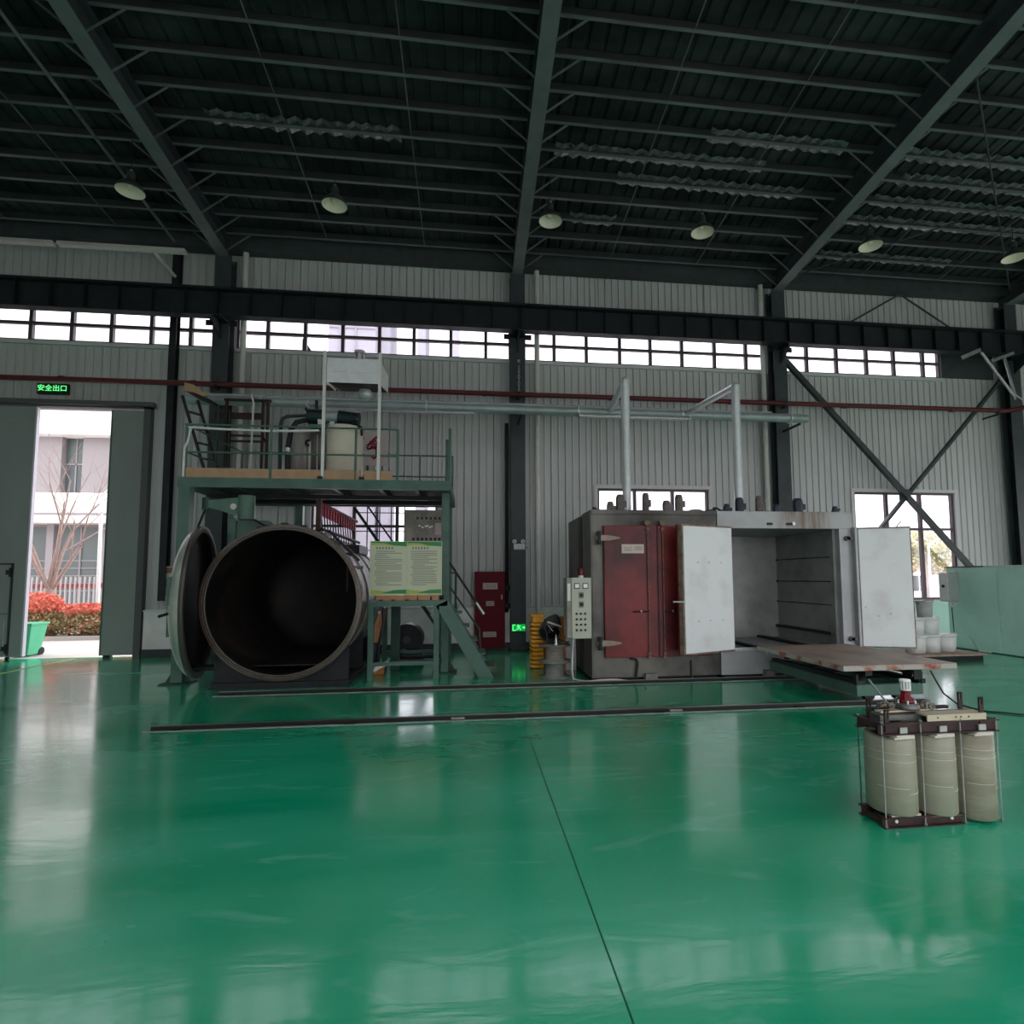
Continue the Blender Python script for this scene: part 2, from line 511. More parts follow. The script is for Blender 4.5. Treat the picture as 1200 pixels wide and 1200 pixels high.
# ================================================================== THE SETTING
WY = 13.78                     # inner face of the long wall
XL, XR = -19.0, 22.0           # hall ends
YF = -3.5                      # wall behind the camera
def struct(o):
    o['kind'] = 'structure'
    return o
def slope_z(z0, y): return z0 + 0.1 * (13.4 - y)

# ---- floor
floor = struct(MB().box(XL, XR, YF, 13.9, -0.2, 0.0).build('floor', 'floor'))
mat('joint_green', (0.004, 0.10, 0.055), 0.6)
MB().box(0.626, 0.634, -3, 7.0, -0.001, 0.0010).build('expansion_joint', 'joint_green', floor)
mat('line_yellow', (0.45, 0.42, 0.12), 0.5, var=0.4, scale=9)
MB().box(-8.70, -8.60, 8.6, 13.7, -0.001, 0.0012).build('marking_line', 'line_yellow', floor)

# ---- openings of the long wall: (x0, x1, z0, z1)
DOOR = (-12.5, -7.40, 0.0, 5.62)
STRIPS = [(-14.0, -5.95, 7.17, 8.36), (-5.55, 0.98, 7.17, 8.36), (1.30, 7.80, 7.17, 8.36), (8.22, 12.98, 7.17, 8.36)]
LOWS = [(-3.75, -0.81, 1.07, 3.96), (3.16, 6.09, 1.07, 3.96), (10.16, 13.13, 1.07, 3.96)]
OPEN = [DOOR] + STRIPS + LOWS

def cut_columns(x0, x1, z0, z1, opens):
    """split a rectangle into upright strips between the openings"""
    xs = sorted({x0, x1} | {v for o in opens for v in o[:2] if x0 < v < x1})
    out = []
    for a, b in zip(xs[:-1], xs[1:]):
        mid = (a + b) / 2
        zs = [(z0, z1)]
        for o in opens:
            if o[0] < mid < o[1]:
                nz = []
                for p, q in zs:
                    if o[2] > p: nz.append((p, min(q, o[2])))
                    if o[3] < q: nz.append((max(p, o[3]), q))
                zs = [z for z in nz if z[1] - z[0] > 0.01]
        out += [(a, b, p, q) for p, q in zs]
    return out

wb = MB()
for a, b, p, q in cut_columns(XL, XR, 0.0, 9.75, OPEN):
    wb.box(a, b, 13.82, 13.96, p, q)
wall_back = struct(wb.build('wall_back', 'panel_back'))

# ribbed sheet panels, each a piece of its own
def panel(x0, x1, z0, z1):
    t = 0.028
    y = WY
    w = x1 - x0
    n = max(1, round(w / 0.18))
    prof = []
    for k in range(n):
        a = x0 + w * k / n
        b = x0 + w * (k + 1) / n
        prof += [(a + 0.004, y + 0.030), (a + 0.016, y), (a + 0.036, y), (a + 0.050, y + 0.013), (b - 0.006, y + 0.013), (b - 0.003, y + 0.03)]
    vs = [(p[0], p[1], z0) for p in prof] + [(p[0], p[1], z1) for p in prof]
    m = len(prof)
    fs = [(i, i + 1, m + i + 1, m + i) for i in range(m - 1)]
    mb = MB().add(vs, fs)
    mb.box(x0, x1, y + 0.030, y + 0.042, z0, z1)
    return mb
px = -14.04
k = 0
while px < 18.0:
    for a, b, p, q in cut_columns(px, px + 0.36, 1.03, 9.60, OPEN):
        if b - a > 0.03:
            panel(a, b, p, q).build('wall_panel', 'panel_white', wall_back)
    px += 0.36

MB().box(13.0, 14.60, 13.765, 13.80, 7.20, 8.36).build('blanking_panel', 'steel_grey', wall_back)

# low masonry plinth in front of the panels with a ledge and a grey skirting
for i, (a, b) in enumerate(((-7.27, 10.05), (13.2, 22.0), (-19.0, -12.6))):
    struct(MB().box(a, b, 13.70, 13.84, 0, 1.0).build('wall_plinth_%d' % (i + 1), 'plaster'))
    struct(MB().box(a, b, 13.66, 13.80, 1.0, 1.045).build('trim_%d' % (i + 1), 'window_trim', bev=0.006))
    struct(MB().box(a, b, 13.68, 13.70, 0, 0.17).build('baseboard_%s' % ('back', 'back_right', 'back_left')[i], 'steel_grey'))
o = struct(MB().box(10.05, 13.2, 13.68, 13.84, 0, 1.02).build('wall_plinth_4', 'mint_paint'))

# ---- windows
def window(n, r, mull, transoms, trim=True):
    x0, x1, z0, z1 = r
    e = thing('window_%d' % n, None, None, (x0, 13.86, z0))
    struct(e)
    fw_, y0, y1 = 0.055, 13.80, 13.90
    f = MB()
    f.box(x0, x1, y0, y1, z0, z0 + fw_).box(x0, x1, y0, y1, z1 - fw_, z1)
    f.box(x0, x0 + fw_, y0, y1, z0 + fw_, z1 - fw_).box(x1 - fw_, x1, y0, y1, z0 + fw_, z1 - fw_)
    f.build('frame', 'window_frame', e)
    xs = [x0 + fw_] + [m for m in mull if x0 + 0.15 < m < x1 - 0.15] + [x1 - fw_]
    for m in xs[1:-1]:
        MB().box(m - 0.04, m + 0.04, y0 + 0.005, y1 - 0.005, z0 + fw_, z1 - fw_).build('mullion', 'window_frame', e)
    zs = [z0 + fw_] + list(transoms) + [z1 - fw_]
    for t in transoms:
        MB().box(x0 + fw_, x1 - fw_, y0 + 0.01, y1 - 0.01, t - 0.032, t + 0.032).build('transom', 'window_frame', e)
    for a, b in zip(xs[:-1], xs[1:]):
        for p, q in zip(zs[:-1], zs[1:]):
            MB().box(a, b, 13.848, 13.854, p, q).build('pane', 'glass', e)
    if trim:
        t = MB()
        t.box(x0 - 0.09, x1 + 0.09, 13.73, 13.80, z1, z1 + 0.09).box(x0 - 0.09, x1 + 0.09, 13.70, 13.80, z0 - 0.06, z0)
        t.box(x0 - 0.09, x0, 13.74, 13.80, z0, z1).box(x1, x1 + 0.09, 13.74, 13.80, z0, z1)
        t.build('casing', 'window_trim', e)
    return e
MULL = [-13.4, -12.55, -11.7, -10.86, -10.01, -9.15, -8.31, -7.45, -6.99, -6.59, -4.86, -4.0, -3.12, -2.25, -1.42, -0.52, 0.35,
        2.09, 2.93, 3.81, 4.63, 5.49, 6.39, 7.27, 9.01, 9.88, 10.77, 11.59, 12.48]
for i, s in enumerate(STRIPS):
    window(i + 1, s, MULL, [7.61], trim=False)
    struct(MB().box(s[0], s[1], 13.72, 13.80, 7.09, 7.17).build('trim_%d' % (i + 5), 'window_trim'))
for i, s in enumerate(LOWS):
    window(i + 5, s, [s[0] + 0.98, s[0] + 1.98], [2.97])

# ---- steel frame
COLX = [-12.58, -5.73, 1.12, 7.97, 14.82]
cl = ['dark H-section column at the left of the sliding doorway', 'dark steel column behind the green platform', 'dark steel column with green exit sign by red cabinet',
      'dark steel column behind the open oven', 'dark steel column above the mint partition']
for i, x in enumerate(COLX):
    c = thing('steel_column', cl[i], 'column', (x, 13.55, 0), group='columns along the long wall')
    MB().box(x - 0.18, x + 0.18, 13.36, 13.375, 0, 9.25).build('flange', 'steel_grey', c)
    MB().box(x - 0.18, x + 0.18, 13.645, 13.66, 0, 9.25).build('flange', 'steel_grey', c)
    MB().box(x - 0.006, x + 0.006, 13.375, 13.645, 0, 9.25).build('web', 'steel_dark', c)
    MB().prism([(13.36, 7.60), (12.93, 7.60), (12.93, 7.46), (13.36, 7.22)], x - 0.008, x + 0.008, 'yz').box(x - 0.17, x + 0.17, 12.90, 13.36, 7.60, 7.625).build('bracket', 'steel_dark', c)
    MB().box(x - 0.34, x + 0.34, 13.37, 13.39, 7.55, 7.68).build('splice_plate', 'steel_dark', c)
    MB().box(x - 0.22, x + 0.22, 13.30, 13.66, 0, 0.025).build('base_plate', 'steel_dark', c)

rl = ['grey roof rafter beyond the left edge', 'grey sloping roof rafter above the green platform', 'grey sloping roof rafter at the middle of the roof',
      'grey sloping roof rafter above the open oven', 'grey roof rafter at the right edge']
PURY = [13.22 - 0.60 * k for k in range(22)]
for i, x in enumerate(COLX):
    r = thing('roof_rafter', rl[i], 'beam', (x, 13.4, 9.2), group='roof rafters')
    y0, y1 = 13.66, YF
    def sl(za, zb, xa, xb, name, m):
        MB().prism([(y0, slope_z(za, y0)), (y1, slope_z(za, y1)), (y1, slope_z(zb, y1)), (y0, slope_z(zb, y0))], xa, xb, 'yz').build(name, m, r)
    sl(9.20, 9.222, x - 0.13, x + 0.13, 'bottom_flange', 'rafter_grey')
    sl(9.222, 9.63, x - 0.006, x + 0.006, 'web', 'steel_grey')
    sl(9.63, 9.65, x - 0.13, x + 0.13, 'top_flange', 'steel_grey')
    if i in (1, 2, 3):
        for y in PURY[0:10]:
            for s in (-1, 1):
                MB().bar((x + s * 0.10, y, slope_z(9.24, y)), (x + s * 0.62, y, slope_z(9.66, y)), 0.035, 0.012, (0, 1, 0)).build('flange_brace', 'purlin_steel', r)

# ---- ceiling: ribbed deck, purlins, sag rods, eave member
deck = MB()
vs, n = [], 0
x = XL
prof = []
while x < XR:
    prof += [(x, 0.0), (x + 0.19, 0.0), (x + 0.215, 0.035), (x + 0.265, 0.035)]
    x += 0.29
FILL_GAP0, FILL_GAP1 = 0.0, -2.6            # unseen roof gap added behind the camera for fill daylight
m_ = len(prof)
for ya, yb in ((13.95, FILL_GAP0), (FILL_GAP1, YF)):
    vs = []
    for y in (ya, yb):
        for p in prof: vs.append((p[0], y, slope_z(9.86, y) + p[1]))
    deck.add(vs, [(i, i + 1, m_ + i + 1, m_ + i) for i in range(m_ - 1)])
deck.box(XL, XR, 13.9, 13.95, 9.6, 9.86)
for ya, yb in ((13.95, FILL_GAP0), (FILL_GAP1, YF)):
    deck.prism([(ya, slope_z(9.92, ya)), (yb, slope_z(9.92, yb)), (yb, slope_z(10.0, yb)), (ya, slope_z(10.0, ya))], XL, XR, 'yz')
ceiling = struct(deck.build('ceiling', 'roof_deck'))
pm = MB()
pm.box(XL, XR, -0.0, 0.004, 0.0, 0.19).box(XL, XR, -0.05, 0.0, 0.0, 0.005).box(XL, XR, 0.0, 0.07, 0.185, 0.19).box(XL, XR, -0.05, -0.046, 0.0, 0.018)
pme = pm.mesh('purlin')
pme.materials.append(MATS['purlin_web_shaded'])
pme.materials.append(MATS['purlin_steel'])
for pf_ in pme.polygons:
    if pf_.center.z < 0.012: pf_.material_index = 1  # lower flange paler: light from below put into its colour
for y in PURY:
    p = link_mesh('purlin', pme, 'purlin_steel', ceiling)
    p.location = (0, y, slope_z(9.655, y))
for c0 in COLX[:-1]:
    for fr in (0.34, 0.67):
        xx = c0 + 6.85 * fr
        MB().tube([(xx, 13.22, slope_z(9.70, 13.22)), (xx, 3.0, slope_z(9.70, 3.0))], 0.011, 6).build('sag_rod', 'purlin_steel', ceiling)
for a, b in ((8.1, 14.7), (14.7, 8.1), (-12.4, -5.9)):
    MB().tube([(a, 13.2, slope_z(9.42, 13.2)), (b, 7.6, slope_z(9.42, 7.6))], 0.016, 6).build('brace_rod', 'steel_grey', ceiling)
MB().tube([(-6.78, 13.3, slope_z(9.45, 13.3)), (-6.80, 8.0, slope_z(9.45, 8.0))], 0.03, 8).build('conduit', 'purlin_steel', ceiling)
eave = MB()
eave.box(XL, XR, 13.40, 13.76, 9.46, 9.475).box(XL, XR, 13.40, 13.412, 9.475, 9.80)
struct(eave.build('trim_10', 'steel_grey'))
# torn silver insulation showing between the purlins
for k, (xa, xb, ya) in enumerate(((3.0, 7.2, 10.5), (1.6, 6.0, 9.9), (8.6, 13.5, 11.1), (8.8, 14.0, 10.5), (8.7, 12.4, 12.3), (9.0, 13.8, 9.9), (4.5, 7.4, 9.3), (2.2, 3.4, 11.7), (-4.8, -1.2, 9.9), (8.4, 13.9, 9.3))):
    mb = MB()
    vs, fs, m = [], [], 0
    x = xa
    j = 0
    while x < xb:
        w_ = 0.10 + 0.06 * random.random()
        dz = 0.05 * random.random() + (0.05 if j % 2 else 0.0)
        for yy, e in ((ya + 0.22, 0.0), (ya + 0.36, 0.02), (ya + 0.52, 0.0)):
            vs.append((x, yy, slope_z(9.825, yy) - dz - e))
        x += w_
        j += 1
    fs = [(3 * i + q, 3 * i + q + 3, 3 * i + q + 4, 3 * i + q + 1) for i in range(j - 1) for q in (0, 1)]
    mb.add(vs, fs)
    mb.build('insulation_foil', 'foil', ceiling)

# ---- crane runway beam
cb = thing('crane_beam', 'long dark crane runway beam with stiffeners below the eaves', 'beam', (0, 13.1, 7.62))
MB().box(-18.5, 20, 12.94, 13.26, 8.22, 8.245).build('top_flange', 'steel_dark', cb)
MB().box(-18.5, 20, 12.98, 13.22, 7.63, 7.65).build('bottom_flange', 'steel_dark', cb)
MB().box(-18.5, 20, 13.095, 13.107, 7.65, 8.22).build('web', 'steel_dark', cb)
MB().box(-18.5, 20, 13.06, 13.14, 8.245, 8.33).build('crane_rail', 'steel_dark', cb)
x = -18.0
while x < 20:
    MB().box(x - 0.005, x + 0.005, 12.98, 13.095, 7.65, 8.22).build('stiffener', 'steel_dark', cb)
    x += 0.685

# ---- wall bracing at the right-hand bay
xb = thing('cross_brace', 'crossed dark steel braces over the right-hand window', 'brace', (11.4, 13.45, 1.2))
MB().bar((8.15, 13.44, 7.35), (13.9, 13.44, 1.15), 0.12, 0.12).build('brace_bar', 'steel_grey', xb)
MB().bar((14.7, 13.53, 7.25), (9.0, 13.53, 1.15), 0.12, 0.07).build('brace_bar', 'steel_grey', xb)
MB().box(11.25, 11.55, 13.47, 13.49, 3.7, 4.0).build('gusset_plate', 'steel_grey', xb)
vb = thing('knee_brace', 'thin dark inverted V brace on the upper right wall', 'brace', (11.6, 13.6, 8.3))
MB().tube([(9.8, 13.55, 8.35), (11.62, 13.55, 9.40)], 0.025, 8).build('brace_bar', 'steel_grey', vb)
MB().tube([(13.45, 13.55, 8.35), (11.68, 13.55, 9.40)], 0.025, 8).build('brace_bar', 'steel_grey', vb)
MB().box(11.5, 11.8, 13.54, 13.56, 9.36, 9.46).build('gusset_plate', 'steel_grey', vb)

# ---- post beside the doorway
tag(MB().box(-6.93, -6.78, 13.56, 13.575, 1.25, 9.45).box(-6.93, -6.78, 13.72, 13.735, 1.25, 9.45).box(-6.86, -6.85, 13.575, 13.72, 1.25, 9.45).build('wind_post', 'steel_dark'),
    'slim dark steel post to the right of the sliding door', 'post')

# ---- sliding door
def door_leaf(n, x0, x1, y0, y1, name_label):
    e = thing('door_%d' % n, None, None, (x0, y0, 0))
    struct(e)
    return e
d1 = door_leaf(1, -12.6, -9.68, 13.66, 13.74, '')
MB().box(-12.6, -9.68, 13.68, 13.75, 0.07, 5.60).build('door_panel', 'door_leaf', d1, bev=0.01)
MB().box(-9.69, -9.655, 13.67, 13.76, 0.07, 5.60).build('edge_strip', 'door_edge_lit', d1)  # leaf edge, its brightness painted in
MB().box(-12.6, -9.7, 13.665, 13.68, 5.38, 5.60).build('top_rail', 'door_leaf', d1)
wk = MB().box(-10.870, -9.970, 13.655, 13.675, 0.12, 2.06).build('wicket_door', 'door_leaf', d1, bev=0.008)
MB().box(-10.920, -10.880, 13.64, 13.68, 0.1, 2.10).box(-9.965, -9.935, 13.64, 13.68, 0.1, 2.10).box(-10.920, -9.935, 13.64, 13.68, 2.07, 2.10).build('frame', 'steel_grey', d1)
for z in (0.25, 1.90):
    MB().box(-10.050, -9.950, 13.62, 13.66, z - 0.05, z + 0.05).box(-9.980, -9.940, 13.61, 13.66, z - 0.1, z + 0.1).build('hinge', 'steel_dark', wk)
MB().box(-10.870, -9.990, 13.65, 13.656, 0.99, 1.01).build('mid_rail', 'door_frame', wk)
MB().box(-10.040, -10.010, 13.645, 13.66, 0.25, 0.85).build('pull_bar', 'zinc', wk)
MB().cyl((-9.98, 13.69, 0.035), (-9.98, 13.75, 0.035), 0.035, 12).build('wheel', 'rubber_black', d1)
d2 = door_leaf(2, -8.12, -7.42, 13.66, 13.74, '')
MB().box(-8.12, -7.43, 13.68, 13.75, 0.06, 5.58).build('door_panel', 'door_leaf', d2, bev=0.01)
MB().box(-8.13, -8.10, 13.67, 13.76, 0.06, 5.58).build('edge_strip', 'green_steel', d2)
MB().box(-8.10, -7.43, 13.665, 13.68, 5.40, 5.58).box(-8.10, -7.43, 13.665, 13.68, 3.12, 3.22).build('cross_rail', 'door_leaf', d2)
MB().box(-8.05, -7.9, 13.67, 13.76, 0.0, 0.06).build('roller', 'rubber_black', d2)
fr = MB().box(-7.43, -7.29, 13.64, 13.80, 0, 5.70).box(-12.7, -7.29, 13.64, 13.80, 5.62, 5.70).box(-12.7, -12.6, 13.64, 13.80, 0, 5.62)
struct(fr.build('trim_11', 'door_frame'))
struct(MB().box(-12.9, -7.2, 13.56, 13.70, 5.66, 5.76).build('trim_12', 'door_frame'))   # overhead track

# ---- remaining walls of the hall, out of view behind and beside the camera
struct(MB().box(XL - 0.15, XL, YF, 13.9, 0, 12.2).build('wall_left', 'panel_white'))
# gable wall at the right end with an unseen opening added for daylight on the right
struct(MB().box(XR, XR + 0.15, YF, 2.0, 0, 12.2).box(XR, XR + 0.15, 12.2, 13.9, 0, 12.2).box(XR, XR + 0.15, 2.0, 12.2, 4.8, 12.2).build('wall_right', 'panel_white'))
FRONT = [(-12.0, -8.0, 0.1, 3.6), (-1.0, 9.3, 0.1, 4.2), (9.8, 21.0, 0.1, 4.2)]  # unseen openings, shaped and set close to brighten floor and long wall
wf = MB()
for a, b, p, q in cut_columns(XL, XR, 0.0, 12.2, FRONT):
    wf.box(a, b, YF - 0.15, YF, p, q)
struct(wf.build('wall_front', 'panel_white'))
# ================================================================== SERVICES ON THE LONG WALL
# ---- white rain pipes
for x, lab in ((-5.33, 'white plastic downpipe behind the green platform'), (1.62, 'white plastic downpipe running down to the yellow crates'), (7.62, 'white plastic downpipe behind the open oven')):
    t = thing('downpipe', lab, 'pipe', (x, 13.62, 0.3), group='downpipes on the long wall')
    MB().cyl((x, 13.60, 0.3), (x, 13.60, 9.45), 0.065, 14).build('pipe', 'pvc_white', t)
    for z in (1.9, 3.6, 5.2, 8.45):
        MB().cyl((x, 13.62, z), (x, 13.62, z + 0.10), 0.073, 14).box(x - 0.02, x + 0.02, 13.62, 13.765, z + 0.03, z + 0.06).build('collar', 'pvc_white', t)
# ---- black riser beside the hydrant cabinet
t = thing('riser_pipe', 'black riser pipe with valves between red cabinet and column', 'pipe', (0.86, 13.6, 0.95))
MB().tube([(0.86, 13.58, 5.5), (0.86, 13.58, 1.0), (0.86, 13.70, 0.92)], 0.045, 12).build('pipe', 'black_steel', t)
for z in (1.0, 1.42):
    MB().cyl((0.86, 13.58, z), (0.86, 13.58, z + 0.12), 0.07, 12).build('coupling', 'black_steel', t)
MB().tube([(0.86, 13.58, 1.12), (0.98, 13.52, 1.12)], 0.012, 6).build('valve_handle', 'zinc', t)

# ---- red fire main
t = thing('fire_main', 'long dark red fire main running along the whole wall', 'pipe', (0, 13.22, 6.1))
MB().tube([(-18.0, 13.22, 6.10), (14.35, 13.22, 6.14), (14.62, 13.05, 6.17), (14.75, 12.3, 6.26), (14.8, 11.0, 6.30)], 0.06, 14).build('pipe', 'red_pipe', t)
for x in (-15.5, -12.58, -5.73, 1.12, 7.97, 14.1):
    MB().cyl((x - 0.03, 13.22, 6.12), (x + 0.03, 13.22, 6.12), 0.07, 14).box(x - 0.02, x + 0.02, 13.22, 13.70, 6.02, 6.06).build('hanger', 'steel_dark', t)
for x in (-12.0, -8.9, -6.2, -2.9, 0.3, 3.4, 6.5, 9.6, 12.7):
    MB().cyl((x - 0.05, 13.22, 6.12), (x + 0.05, 13.22, 6.12), 0.068, 14).build('coupling', 'red_pipe', t)
# ---- galvanised sway braces with T heads by the right column
t = thing('sway_brace', 'shiny slanted sway brace with T plate left of pair', 'brace', (13.9, 12.6, 6.25), group='sway braces at the right column')
MB().cyl((13.22, 12.75, 7.52), (13.92, 12.62, 6.38), 0.035, 10).build('strut', 'zinc', t)
MB().bar((12.66, 12.77, 7.36), (13.22, 12.77, 7.60), 0.10, 0.03, (0, 1, 0)).build('head_plate', 'zinc', t)
MB().bar((13.92, 12.62, 6.40), (13.96, 12.60, 6.24), 0.03, 0.03).build('clamp', 'zinc', t)
t = thing('sway_brace', 'shiny upright sway brace with T plate at right edge', 'brace', (14.0, 12.6, 6.25), group='sway braces at the right column')
MB().cyl((13.93, 12.80, 7.45), (14.00, 12.64, 6.36), 0.035, 10).build('strut', 'zinc', t)
MB().bar((13.60, 12.82, 7.34), (14.25, 12.82, 7.58), 0.08, 0.03, (0, 1, 0)).build('head_plate', 'zinc', t)
MB().bar((14.0, 12.64, 6.38), (14.2, 12.60, 6.22), 0.03, 0.03).build('clamp', 'zinc', t)

# ---- long white tray under the eaves at the left
t = thing('cable_tray', 'long white cable tray below the roof at upper left', 'tray', (-10.2, 13.0, 9.0))
for a in (-18.6, -16.2, -13.8, -11.45, -8.98):
    b = min(a + 2.4, -6.38) if a > -9 else a + 2.38
    b = -6.38 if a == -8.98 else b
    MB().box(a, b, 12.93, 13.07, 9.02, 9.10).build('tray_length', 'tray_white', t, bev=0.004)
MB().bar((-7.05, 13.0, 9.02), (-6.82, 13.5, 8.72), 0.05, 0.05).build('bracket', 'tray_white', t)

# ---- exhaust duct, tray and small pipe on the wall
t = thing('exhaust_duct', 'long horizontal galvanised exhaust duct behind platform and ovens', 'duct', (1, 12.6, 5.5))
MB().cyl((-6.0, 12.6, 5.56), (8.15, 12.6, 5.56), 0.105, 18).build('duct', 'duct_paint', t)
for x in (-4.5, -1.0, 2.45, 4.95, 7.7):
    MB().cyl((x - 0.02, 12.6, 5.56), (x + 0.02, 12.6, 5.56), 0.135, 18).build('joint_flange', 'galvanised', t)
for x in (-3.6, 1.12, 7.97):
    MB().bar((x, 12.6, 5.43), (x, 13.355, 5.43), 0.04, 0.05).build('support_arm', 'steel_dark', t)
tag(MB().box(-5.9, 7.4, 12.86, 13.02, 5.70, 5.71).box(-5.9, 7.4, 12.86, 12.868, 5.71, 5.79).box(-5.9, 7.4, 13.012, 13.02, 5.71, 5.79).build('wire_tray', 'duct_paint'),
    'grey perforated wire tray above the exhaust duct', 'tray')
t = thing('thin_pipe', 'thin pale pipe just below the exhaust duct', 'pipe', (3.5, 12.45, 5.4))
MB().tube([(-3.2, 12.38, 5.38), (0.05, 12.38, 5.38)], 0.03, 10).build('pipe', 'zinc', t)
MB().tube([(2.45, 12.38, 5.40), (5.05, 12.38, 5.40)], 0.042, 10).build('pipe', 'zinc', t)
MB().cyl((2.43, 12.38, 5.40), (2.47, 12.38, 5.40), 0.07, 12).build('end_flange', 'zinc', t)
MB().cyl((5.03, 12.38, 5.40), (5.07, 12.38, 5.40), 0.07, 12).build('end_flange', 'zinc', t)

def flue(lab, x0, x1, ztop):
    t = thing('oven_flue', lab, 'pipe', (x0, 10.4, 2.9), group='oven flues')
    MB().cyl((x0, 10.4, 2.92), (x0, 10.4, ztop), 0.082, 16).build('upright_pipe', 'galvanised', t)
    z = 3.05
    while z < ztop - 0.1:
        MB().cyl((x0, 10.4, z), (x0, 10.4, z + 0.012), 0.087, 16).build('seam', 'galvanised', t)
        z += 0.19
    MB().sphere((x0, 10.4, ztop), 0.088, 14, 8).build('elbow', 'galvanised', t)
    MB().cyl((x0, 10.4, ztop), (x1, 12.55, 5.60), 0.07, 14).build('sloping_pipe', 'galvanised', t)
    MB().cyl((x0, 10.4, 2.86), (x0, 10.4, 2.96), 0.11, 16).build('collar', 'motor_grey', t)
flue('galvanised flue rising from the dark oven with red doors', 2.96, 3.2, 5.52)
flue('galvanised flue rising from the pale open oven', 5.22, 5.09, 5.50)

# ---- high-bay lamps
def lamp(x, z, lab):
    t = thing('high_bay_lamp', lab, 'lamp', (x, 10.79, z), group='high bay lamps')
    prof_o = [(0.235, 0.0), (0.232, 0.03), (0.20, 0.09), (0.135, 0.16), (0.09, 0.20), (0.085, 0.21)]
    prof_i = [(0.08, 0.205), (0.085, 0.195), (0.13, 0.15), (0.19, 0.085), (0.225, 0.01), (0.235, 0.0)]
    MB().lathe(prof_o, (x, 10.79, z), n=28).build('shade', 'lamp_housing', t)
    MB().lathe(prof_i, (x, 10.79, z), n=28).cyl((x, 10.79, z + 0.19), (x, 10.79, z + 0.2), 0.085, 20).build('reflector', 'lamp_white', t)
    MB().cyl((x, 10.79, z + 0.20), (x, 10.79, z + 0.37), 0.075, 16, 0.06).build('ballast_housing', 'lamp_housing', t)
    MB().sphere((x, 10.79, z + 0.11), 0.05, 12, 8).build('bulb', 'lamp_white', t)
    MB().tube([(x, 10.79, z + 0.37), (x, 10.79, z + 0.42)], 0.03, 10).build('hook', 'lamp_steel', t)
    MB().tube([(x, 10.79, z + 0.42), (x, 10.79, slope_z(9.658, 10.79))], 0.008, 6).build('suspension_rod', 'steel_dark', t)
for x, z, lab in ((-6.19, 8.78, 'bell-shaped high bay lamp at the far left'), (-2.60, 8.80, 'bell-shaped high bay lamp above the extractor hood'),
                  (1.55, 8.80, 'bell-shaped high bay lamp next to the middle rafter'), (4.72, 8.80, 'bell-shaped high bay lamp above the red oven doors'),
                  (8.49, 8.77, 'bell-shaped high bay lamp right of the sloping rafter'), (11.96, 8.74, 'bell-shaped high bay lamp at the right edge')):
    lamp(x * 1.018, 1.72 + (z - 1.72) * 1.018, lab)

# ---- exit signs
t = thing('exit_sign', 'green lit exit sign above the sliding door', 'sign', (-9.4, 13.7, 5.93), group='green exit signs')
MB().box(-9.72, -9.08, 13.70, 13.77, 5.92, 6.16).build('housing', 'sign_frame', t)
MB().box(-9.70, -9.10, 13.695, 13.70, 5.94, 6.14).build('face', 'sign_frame', t)
text_mesh('lettering', '安全出口', 0.155, (-9.4, 13.692, 6.045), 'sign_glow', t)
t = thing('exit_sign', 'green lit exit sign low on the middle column', 'sign', (1.12, 13.34, 0.6), group='green exit signs')
MB().box(0.95, 1.29, 13.325, 13.36, 0.455, 0.64).build('housing', 'sign_frame', t)
MB().box(0.96, 1.28, 13.321, 13.325, 0.465, 0.63).build('face', 'sign_green', t)
s = MB()
s.sphere((1.11, 13.317, 0.603), 0.014, 8, 6)
for a, b in (((1.105, 0.585), (1.125, 0.545)), ((1.125, 0.545), (1.165, 0.520)), ((1.165, 0.52), (1.160, 0.485)), ((1.12, 0.54), (1.10, 0.515)), ((1.10, 0.515), (1.065, 0.50)),
             ((1.11, 0.58), (1.15, 0.575)), ((1.15, 0.575), (1.165, 0.595)), ((1.105, 0.58), (1.08, 0.555)), ((0.985, 0.61), (0.985, 0.485)), ((0.985, 0.485), (1.05, 0.485)), ((0.985, 0.61), (1.04, 0.61)),
             ((1.20, 0.55), (1.265, 0.55)), ((1.265, 0.55), (1.24, 0.58)), ((1.265, 0.55), (1.24, 0.52))):
    s.bar((a[0], 13.318, a[1]), (b[0], 13.318, b[1]), 0.014, 0.004, (0, 1, 0))
s.build('running_man_mark', 'sign_glow', t)
# ---- little boxes on the middle column
for x, lab in ((1.03, 'small round white switch box on the middle column, left'), (1.23, 'small round white switch box on the middle column, right')):
    t = thing('switch_box', lab, 'switch', (x, 13.35, 2.57), group='switches on the middle column')
    MB().cyl((x, 13.36, 2.58), (x, 13.31, 2.58), 0.05, 16).build('body', 'bare_white', t)
    MB().box(x - 0.012, x + 0.012, 13.30, 13.312, 2.56, 2.60).build('toggle', 'ink_soft', t)
t = thing('socket_box', 'white rectangular socket box on the middle column', 'socket', (1.14, 13.35, 2.39))
MB().box(1.01, 1.275, 13.29, 13.36, 2.385, 2.52).build('body', 'bare_white', t, bev=0.008)
MB().box(1.275, 1.34, 13.31, 13.34, 2.42, 2.44).build('cable_gland', 'black_plastic', t)
MB().box(1.03, 1.255, 13.285, 13.29, 2.40, 2.505).build('cover', 'paper_white', t)
# chain hanging on the middle column
t = thing('hanging_chain', 'small silver chain hanging on the middle column', 'chain', (1.14, 13.33, 6.15))
for k in range(9):
    z = 6.17 + k * 0.085
    pts = [(1.14 + 0.022 * math.cos(a) * (1 if k % 2 else 0.3), 13.33 + 0.022 * math.cos(a) * (0.3 if k % 2 else 1), z + 0.055 * math.sin(a)) for a in [i * math.pi / 4 for i in range(8)]]
    MB().tube(pts, 0.009, 5, closed=True).build('link', 'zinc', t)
MB().box(1.11, 1.17, 13.30, 13.36, 6.95, 7.02).build('bracket', 'zinc', t)

